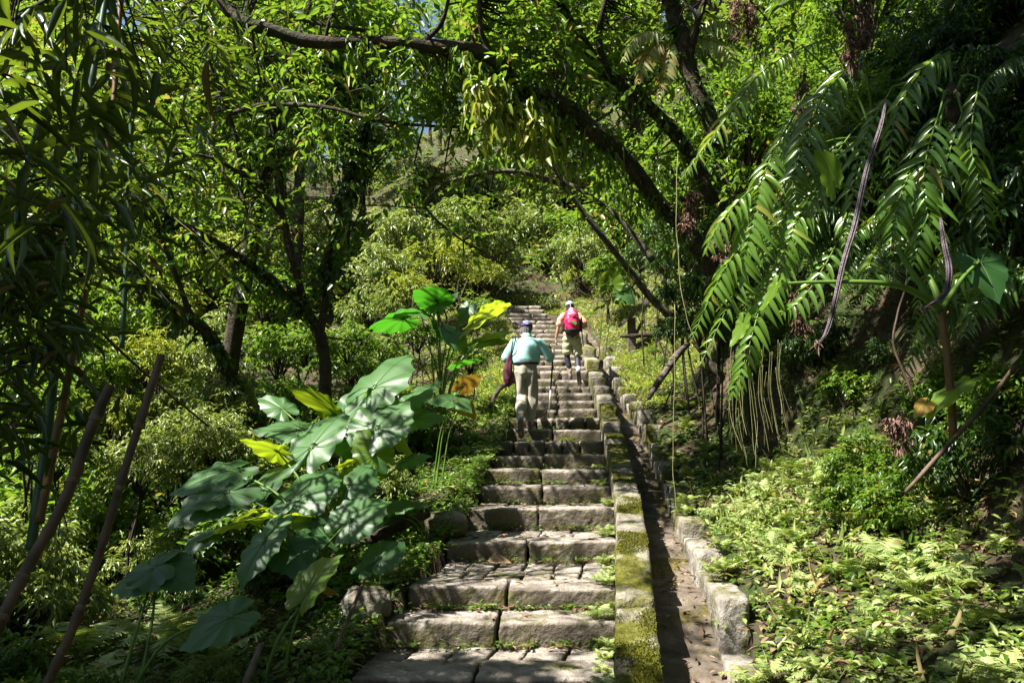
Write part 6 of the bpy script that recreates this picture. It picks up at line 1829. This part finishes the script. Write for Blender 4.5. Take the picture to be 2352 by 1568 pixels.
log("long dry pole lying diagonally in the dark bank foliage", [(2080, 1130, 4.8), (2170, 1030, 4.9), (2270, 920, 5.0), (2330, 840, 5.1)], [0.012, 0.014, 0.014, 0.01], M_BAMBOO_DRY, 0.1)
log("short dark twig lying on the channel edge stones", [(1780, 1478, 4.9), (1815, 1462, 4.95), (1845, 1448, 5.0)], [0.016, 0.018, 0.012], M_PURPLE, 0.2)
log("thin slanting branch across the wood behind the cut poles", [(170, 700, 7.2), (260, 790, 7.4), (360, 880, 7.6), (480, 980, 7.8)], [0.012, 0.013, 0.012, 0.008], M_TWIG, 0.1)
for px, py, Y in [(1545, 850, 10.6), (1520, 890, 10.2), (1500, 860, 10.8), (1570, 830, 10.9), (1475, 860, 11.2), (1550, 900, 9.8)]:
    p = at(px, py, Y); put_fern(gpt(p[0], p[1], 0.0), rng.uniform(0.5, 0.8), "green fern growing against the rotten log on the earth bank", "ferns by the rotten log")
# a stone beside the steps
mb = MB(); mb.add(*block(-0.16, 0.16, -0.13, 0.13, -0.12, 0.14, rnd=0.11, rough=0.03, fine=0.03))
o = mb.build("boulder", M_STONE_MOSSY); o.location = tuple(gpt(-0.98, 5.55, 0.06)); tag(o, "round mossy boulder at the outer end of a lower step", "stone")
mb = MB(); mb.add(*block(-0.2, 0.2, -0.15, 0.15, -0.15, 0.12, rnd=0.1, rough=0.03, fine=0.04))
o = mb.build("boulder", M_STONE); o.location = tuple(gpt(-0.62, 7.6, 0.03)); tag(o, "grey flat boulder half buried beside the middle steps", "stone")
# dead leaf curled on the third tread
b = MB(); leaves(b, [(0, 0, 0)], [(0.9, -0.2, 0.1)], [(-0.1, -0.7, 0.9)], 0.20, 0.10, 0.78, LEAF_BIG)
o = b.build("dead_leaf", M_LITTER); o.location = tuple(at(1120, 1296, 6.95)); o.location.z = st[2]['z'] + 0.03; tag(o, "large pale curled dead leaf lying on the paved tread", "leaf")
b = MB(); leaves(b, [(0, 0, 0)], [(0.9, 0.3, 0.05)], [(-0.1, -0.4, 0.9)], 0.16, 0.06, 0.95, LEAF_BIG)
o = b.build("dead_leaf", M_LITTER); o.location = tuple(at(1600, 1548, 4.7)); o.location.z = float(ramp_z(4.7)) - 0.14; tag(o, "orange dead leaf lying in the near end of the drain", "leaf")

# ------------------------------------------------------------------ unseen crowns added just outside the frame to throw the deep shade
S = np.array(TO_SUN) / TO_SUN.z


def in_frame(p, m=1.12):
    d = p[1] * math.cos(PITCH) + p[2] * math.sin(PITCH)
    if d < 0.2: return False
    x = p[0] / d * FD; v = (-p[1] * math.sin(PITCH) + p[2] * math.cos(PITCH)) / d * FD
    return abs(x) < 1176 * m and abs(v) < 784 * m


def lands_lit(c, near=False):
    """does the sun's ray through c reach one of the places that lie in the sun?"""
    for h in np.linspace(3.0, 14, 23):
        x, y, z = c - S * h
        g = ground_z(x, y)
        if z < g + 0.1:
            xl = float(stair_l(y)); u = x - float(chan_r(y)) - 0.16
            if near: return bool((4.9 < y < 8.6 and -0.7 < u < 1.2) or (5.2 < y < 9.0 and x > xl - 0.2 and u <= 0) or (y > 4.4 and x > xl and u <= 0 and rng.random() < 0.5))
            if y > 14.5: return True                                   # upper flight and the far slope
            if 4.9 < y < 8.6 and -0.6 - 0.1 < u < 1.5: return True     # fern bank and kerb
            if 5.7 < y < 9.0 and x > xl - 0.5 and u <= 0: return True  # the sunlit steps
            if 7.6 < y and xl - x > 2.2: return True                   # pale shrubs down the slope
            if 10.2 < y < 12.6 and -0.3 < x < 1.2: return True
            if 5.0 < y < 8.5 and 0.2 < xl - x < 2.4: return bool(rng.random() < 0.35)
            return False
    return False


def shade_tree(name, label, base, targets, hs, n_lf, L, mat, r_cl=0.42, avoid=False):
    """crown clumps on the sun's rays to the points that lie in shade, kept above the frame"""
    base = np.array(base, float); root = thing(name, label, "tree", base)
    C = []
    for t in targets:
        for _ in range(8):
            c = np.array(t) + S * rng.uniform(*hs)
            if in_frame(c): continue
            if avoid and any(lands_lit(c + np.array(o), True) for o in ((0, 0, 0), (0.5, 0, 0), (-0.4, 0, 0), (0, 0.5, 0))): continue
            C.append(c); break
    C = np.array(C) - base
    tk = MB(); tops = C.mean(axis=0)
    main = curve([(0, 0, -0.4), tops * np.array([0.25, 0.25, 0.4]), tops * np.array([0.7, 0.7, 0.75]), tops], 18)
    tube(tk, main, np.linspace(0.15, 0.05, 18), n=9, wob=0.15)
    # a handful of limbs, twigs from the nearest limb
    limbs = [main[8:]]
    for k in range(0, len(C), max(1, len(C) // 9)):
        q = main[8 + int(rng.integers(8))]; l = curve([q, (q + C[k]) / 2 + np.array([0, 0, 0.25]), C[k]], 10)
        tube(tk, l, np.linspace(0.045, 0.012, 10), n=7); limbs.append(l)
    lines = np.concatenate(limbs)
    for c in C:
        q = nearest_on(lines, c)
        tube(tk, curve([q, (q + c) / 2 + rng.normal(size=3) * 0.08, c], 5), np.linspace(0.012, 0.004, 5), n=4, cap=False)
    lf = MB(); spray(lf, C, r_cl, n_lf, L, None, LEAF_OVAL, yellow=0.03)
    tk.build("trunk", M_BARK, root); lf.build("crown", mat, root)


def bank_targets(n, y0, y1, u0, u1, dz=(0.1, 0.8)):
    return [gpt(float(chan_r(y)) + 0.16 + rng.uniform(u0, u1), y, rng.uniform(*dz)) for y in rng.uniform(y0, y1, n)]


def left_targets(n, y0, y1, v0, v1, dz=(0.0, 0.6)):
    return [gpt(float(stair_l(y)) - rng.uniform(v0, v1), y, rng.uniform(*dz)) for y in rng.uniform(y0, y1, n)]


def step_targets(n, k0, k1):
    return [np.array([rng.uniform(st[k]['xl'] - 0.3, st[k]['xr'] + 0.9), st[k]['Y'] + rng.uniform(0, 0.5), st[k]['z']]) for k in rng.integers(k0, k1, n)]


def canopy(n, x0, x1, y0, y1, z0, z1):
    out = []
    while len(out) < n:
        c = np.array([rng.uniform(x0, x1), rng.uniform(y0, y1), rng.uniform(z0, z1)])
        if in_frame(c, 1.15): continue
        if any(lands_lit(c + np.array(o)) for o in ((0, 0, 0), (0.65, 0, 0), (-0.65, 0, 0), (0, 0.65, 0), (0, -0.65, 0))): continue
        out.append(c)
    return out


def canopy_tree(label, base, box, n, n_lf=46, L=0.2, mat=None, r=0.6):  # unseen crown added to cut sky light around the sunlit places
    shade_tree("unseen_shade_tree", label, base, [c - S * 1.0 for c in canopy(n, *box)], (1.0, 1.0), n_lf, L, mat or M_LEAF_DEEP, r)


def air_targets(n, x0, x1, y0, y1, z0, z1):
    return [np.array([rng.uniform(x0, x1), rng.uniform(y0, y1), rng.uniform(z0, z1)]) for _ in range(n)]


shade_tree("unseen_shade_tree", "unseen leafy tree added to shade the bank from outside the view", gpt(4.4, 0.8),
           bank_targets(90, 2.2, 4.8, 1.3, 4.2, (0.1, 1.5)) + bank_targets(90, 4.8, 7.5, 2.2, 4.6, (0.1, 1.5)), (3.2, 6.5), 36, 0.26, M_LEAF_DEEP, 0.45)
shade_tree("unseen_shade_tree", "unseen tall tree added behind the bank to shade the giant fern's upper fronds", gpt(8.2, 2.5),
           bank_targets(300, 4.0, 12.5, 3.0, 8.5, (0.2, 2.5)) + air_targets(150, 3.6, 7.0, 6.5, 11, 2.6, 5.6), (5.5, 9.0), 36, 0.28, M_LEAF_DEEP, 0.55)
shade_tree("unseen_shade_tree", "unseen broad tree added to shade the near slope and the cut bamboo from outside the view", gpt(-7.5, 0.8),
           left_targets(150, 2.4, 5.6, 0.8, 4.6, (0.0, 1.0)) + air_targets(150, -4.8, -1.0, 2.2, 5.8, 0.0, 3.8), (4.0, 7.0), 36, 0.24, M_LEAF, 0.45, True)
shade_tree("unseen_shade_tree", "unseen slender tree added to throw leaf dapples over the elephant ears", gpt(-8.8, 3.4),
           left_targets(34, 5.4, 8.4, 0.4, 2.8, (0.2, 1.2)), (5.5, 7.5), 30, 0.11, M_LEAF, 0.4)
shade_tree("unseen_shade_tree", "unseen tree added to dapple the middle steps from above the frame", gpt(-8.5, 7.0),
           [t for t in step_targets(60, 5, 15) if not 10.3 < t[1] < 12.4] + step_targets(7, 0, 2) + step_targets(3, 2, 5) + bank_targets(9, 8.8, 12, 0.0, 1.4, (0, 0.2)), (7.0, 9.0), 34, 0.13, M_LEAF)
shade_tree("unseen_shade_tree", "unseen tree added on the far slope to shade the top flight", gpt(-9.0, 21.0), [np.array([rng.uniform(-0.5, 0.9), rng.uniform(21.0, 23.2), 3.6]) for _ in range(11)], (9.5, 11.0), 30, 0.18, M_LEAF, 0.4)
shade_tree("unseen_shade_tree", "unseen great tree added to block sky light over the viewpoint", gpt(1.8, -4.5),
           [np.array([rng.uniform(-4, 6), rng.uniform(-3.5, 1.2), 0.0]) for _ in range(80)], (4.5, 6.5), 50, 0.2, M_LEAF_DEEP, 0.6)
canopy_tree("unseen high crowned tree added to block light above the giant ferns", gpt(9.5, 6.0), (2.0, 10, 1.0, 11.0, 7.0, 12.0), 170, 36, 0.3)
canopy_tree("unseen high crowned tree added to block light over the near bamboo and the elephant ears", gpt(-9.5, 4.0), (-9.5, -2.0, 0.5, 7.0, 6.0, 10.5), 110, 36, 0.28)
canopy_tree("unseen high crowned tree added to block light over the middle of the stairway", gpt(-4.5, 12.0), (-5.5, 3.5, 2.0, 11.0, 7.5, 12.0), 60, 36, 0.25)
# the forest closes round the viewpoint on every side
ring = [(-10 - 5 * rng.random(), y) for y in np.linspace(-8, 9, 11)] + [(x, -7 - 5 * rng.random()) for x in np.linspace(-9, 10, 10)] + [(10 + 5 * rng.random(), y) for y in np.linspace(-6, 5, 6)]
for x, y in ring:
    sc = rng.uniform(2.4, 3.0); g = float(ground_z(x, max(y, -5.0)))
    put("tree", random.choice(TREE_GREEN), (x, y, max(g, -3.0) + 1.3 * sc), sc, "dark tree of the forest surrounding the foot of the steps", "tree", "surrounding forest trees", ("crown", "trunk"))
    if rng.random() < 0.8: put("shrub", random.choice(SHRUB_DEEP), (x * 0.86, y * 0.9, max(g, -3.0) + 0.3), 1.9, "dark shrub of the forest surrounding the foot of the steps", "shrub", "surrounding forest shrubs")
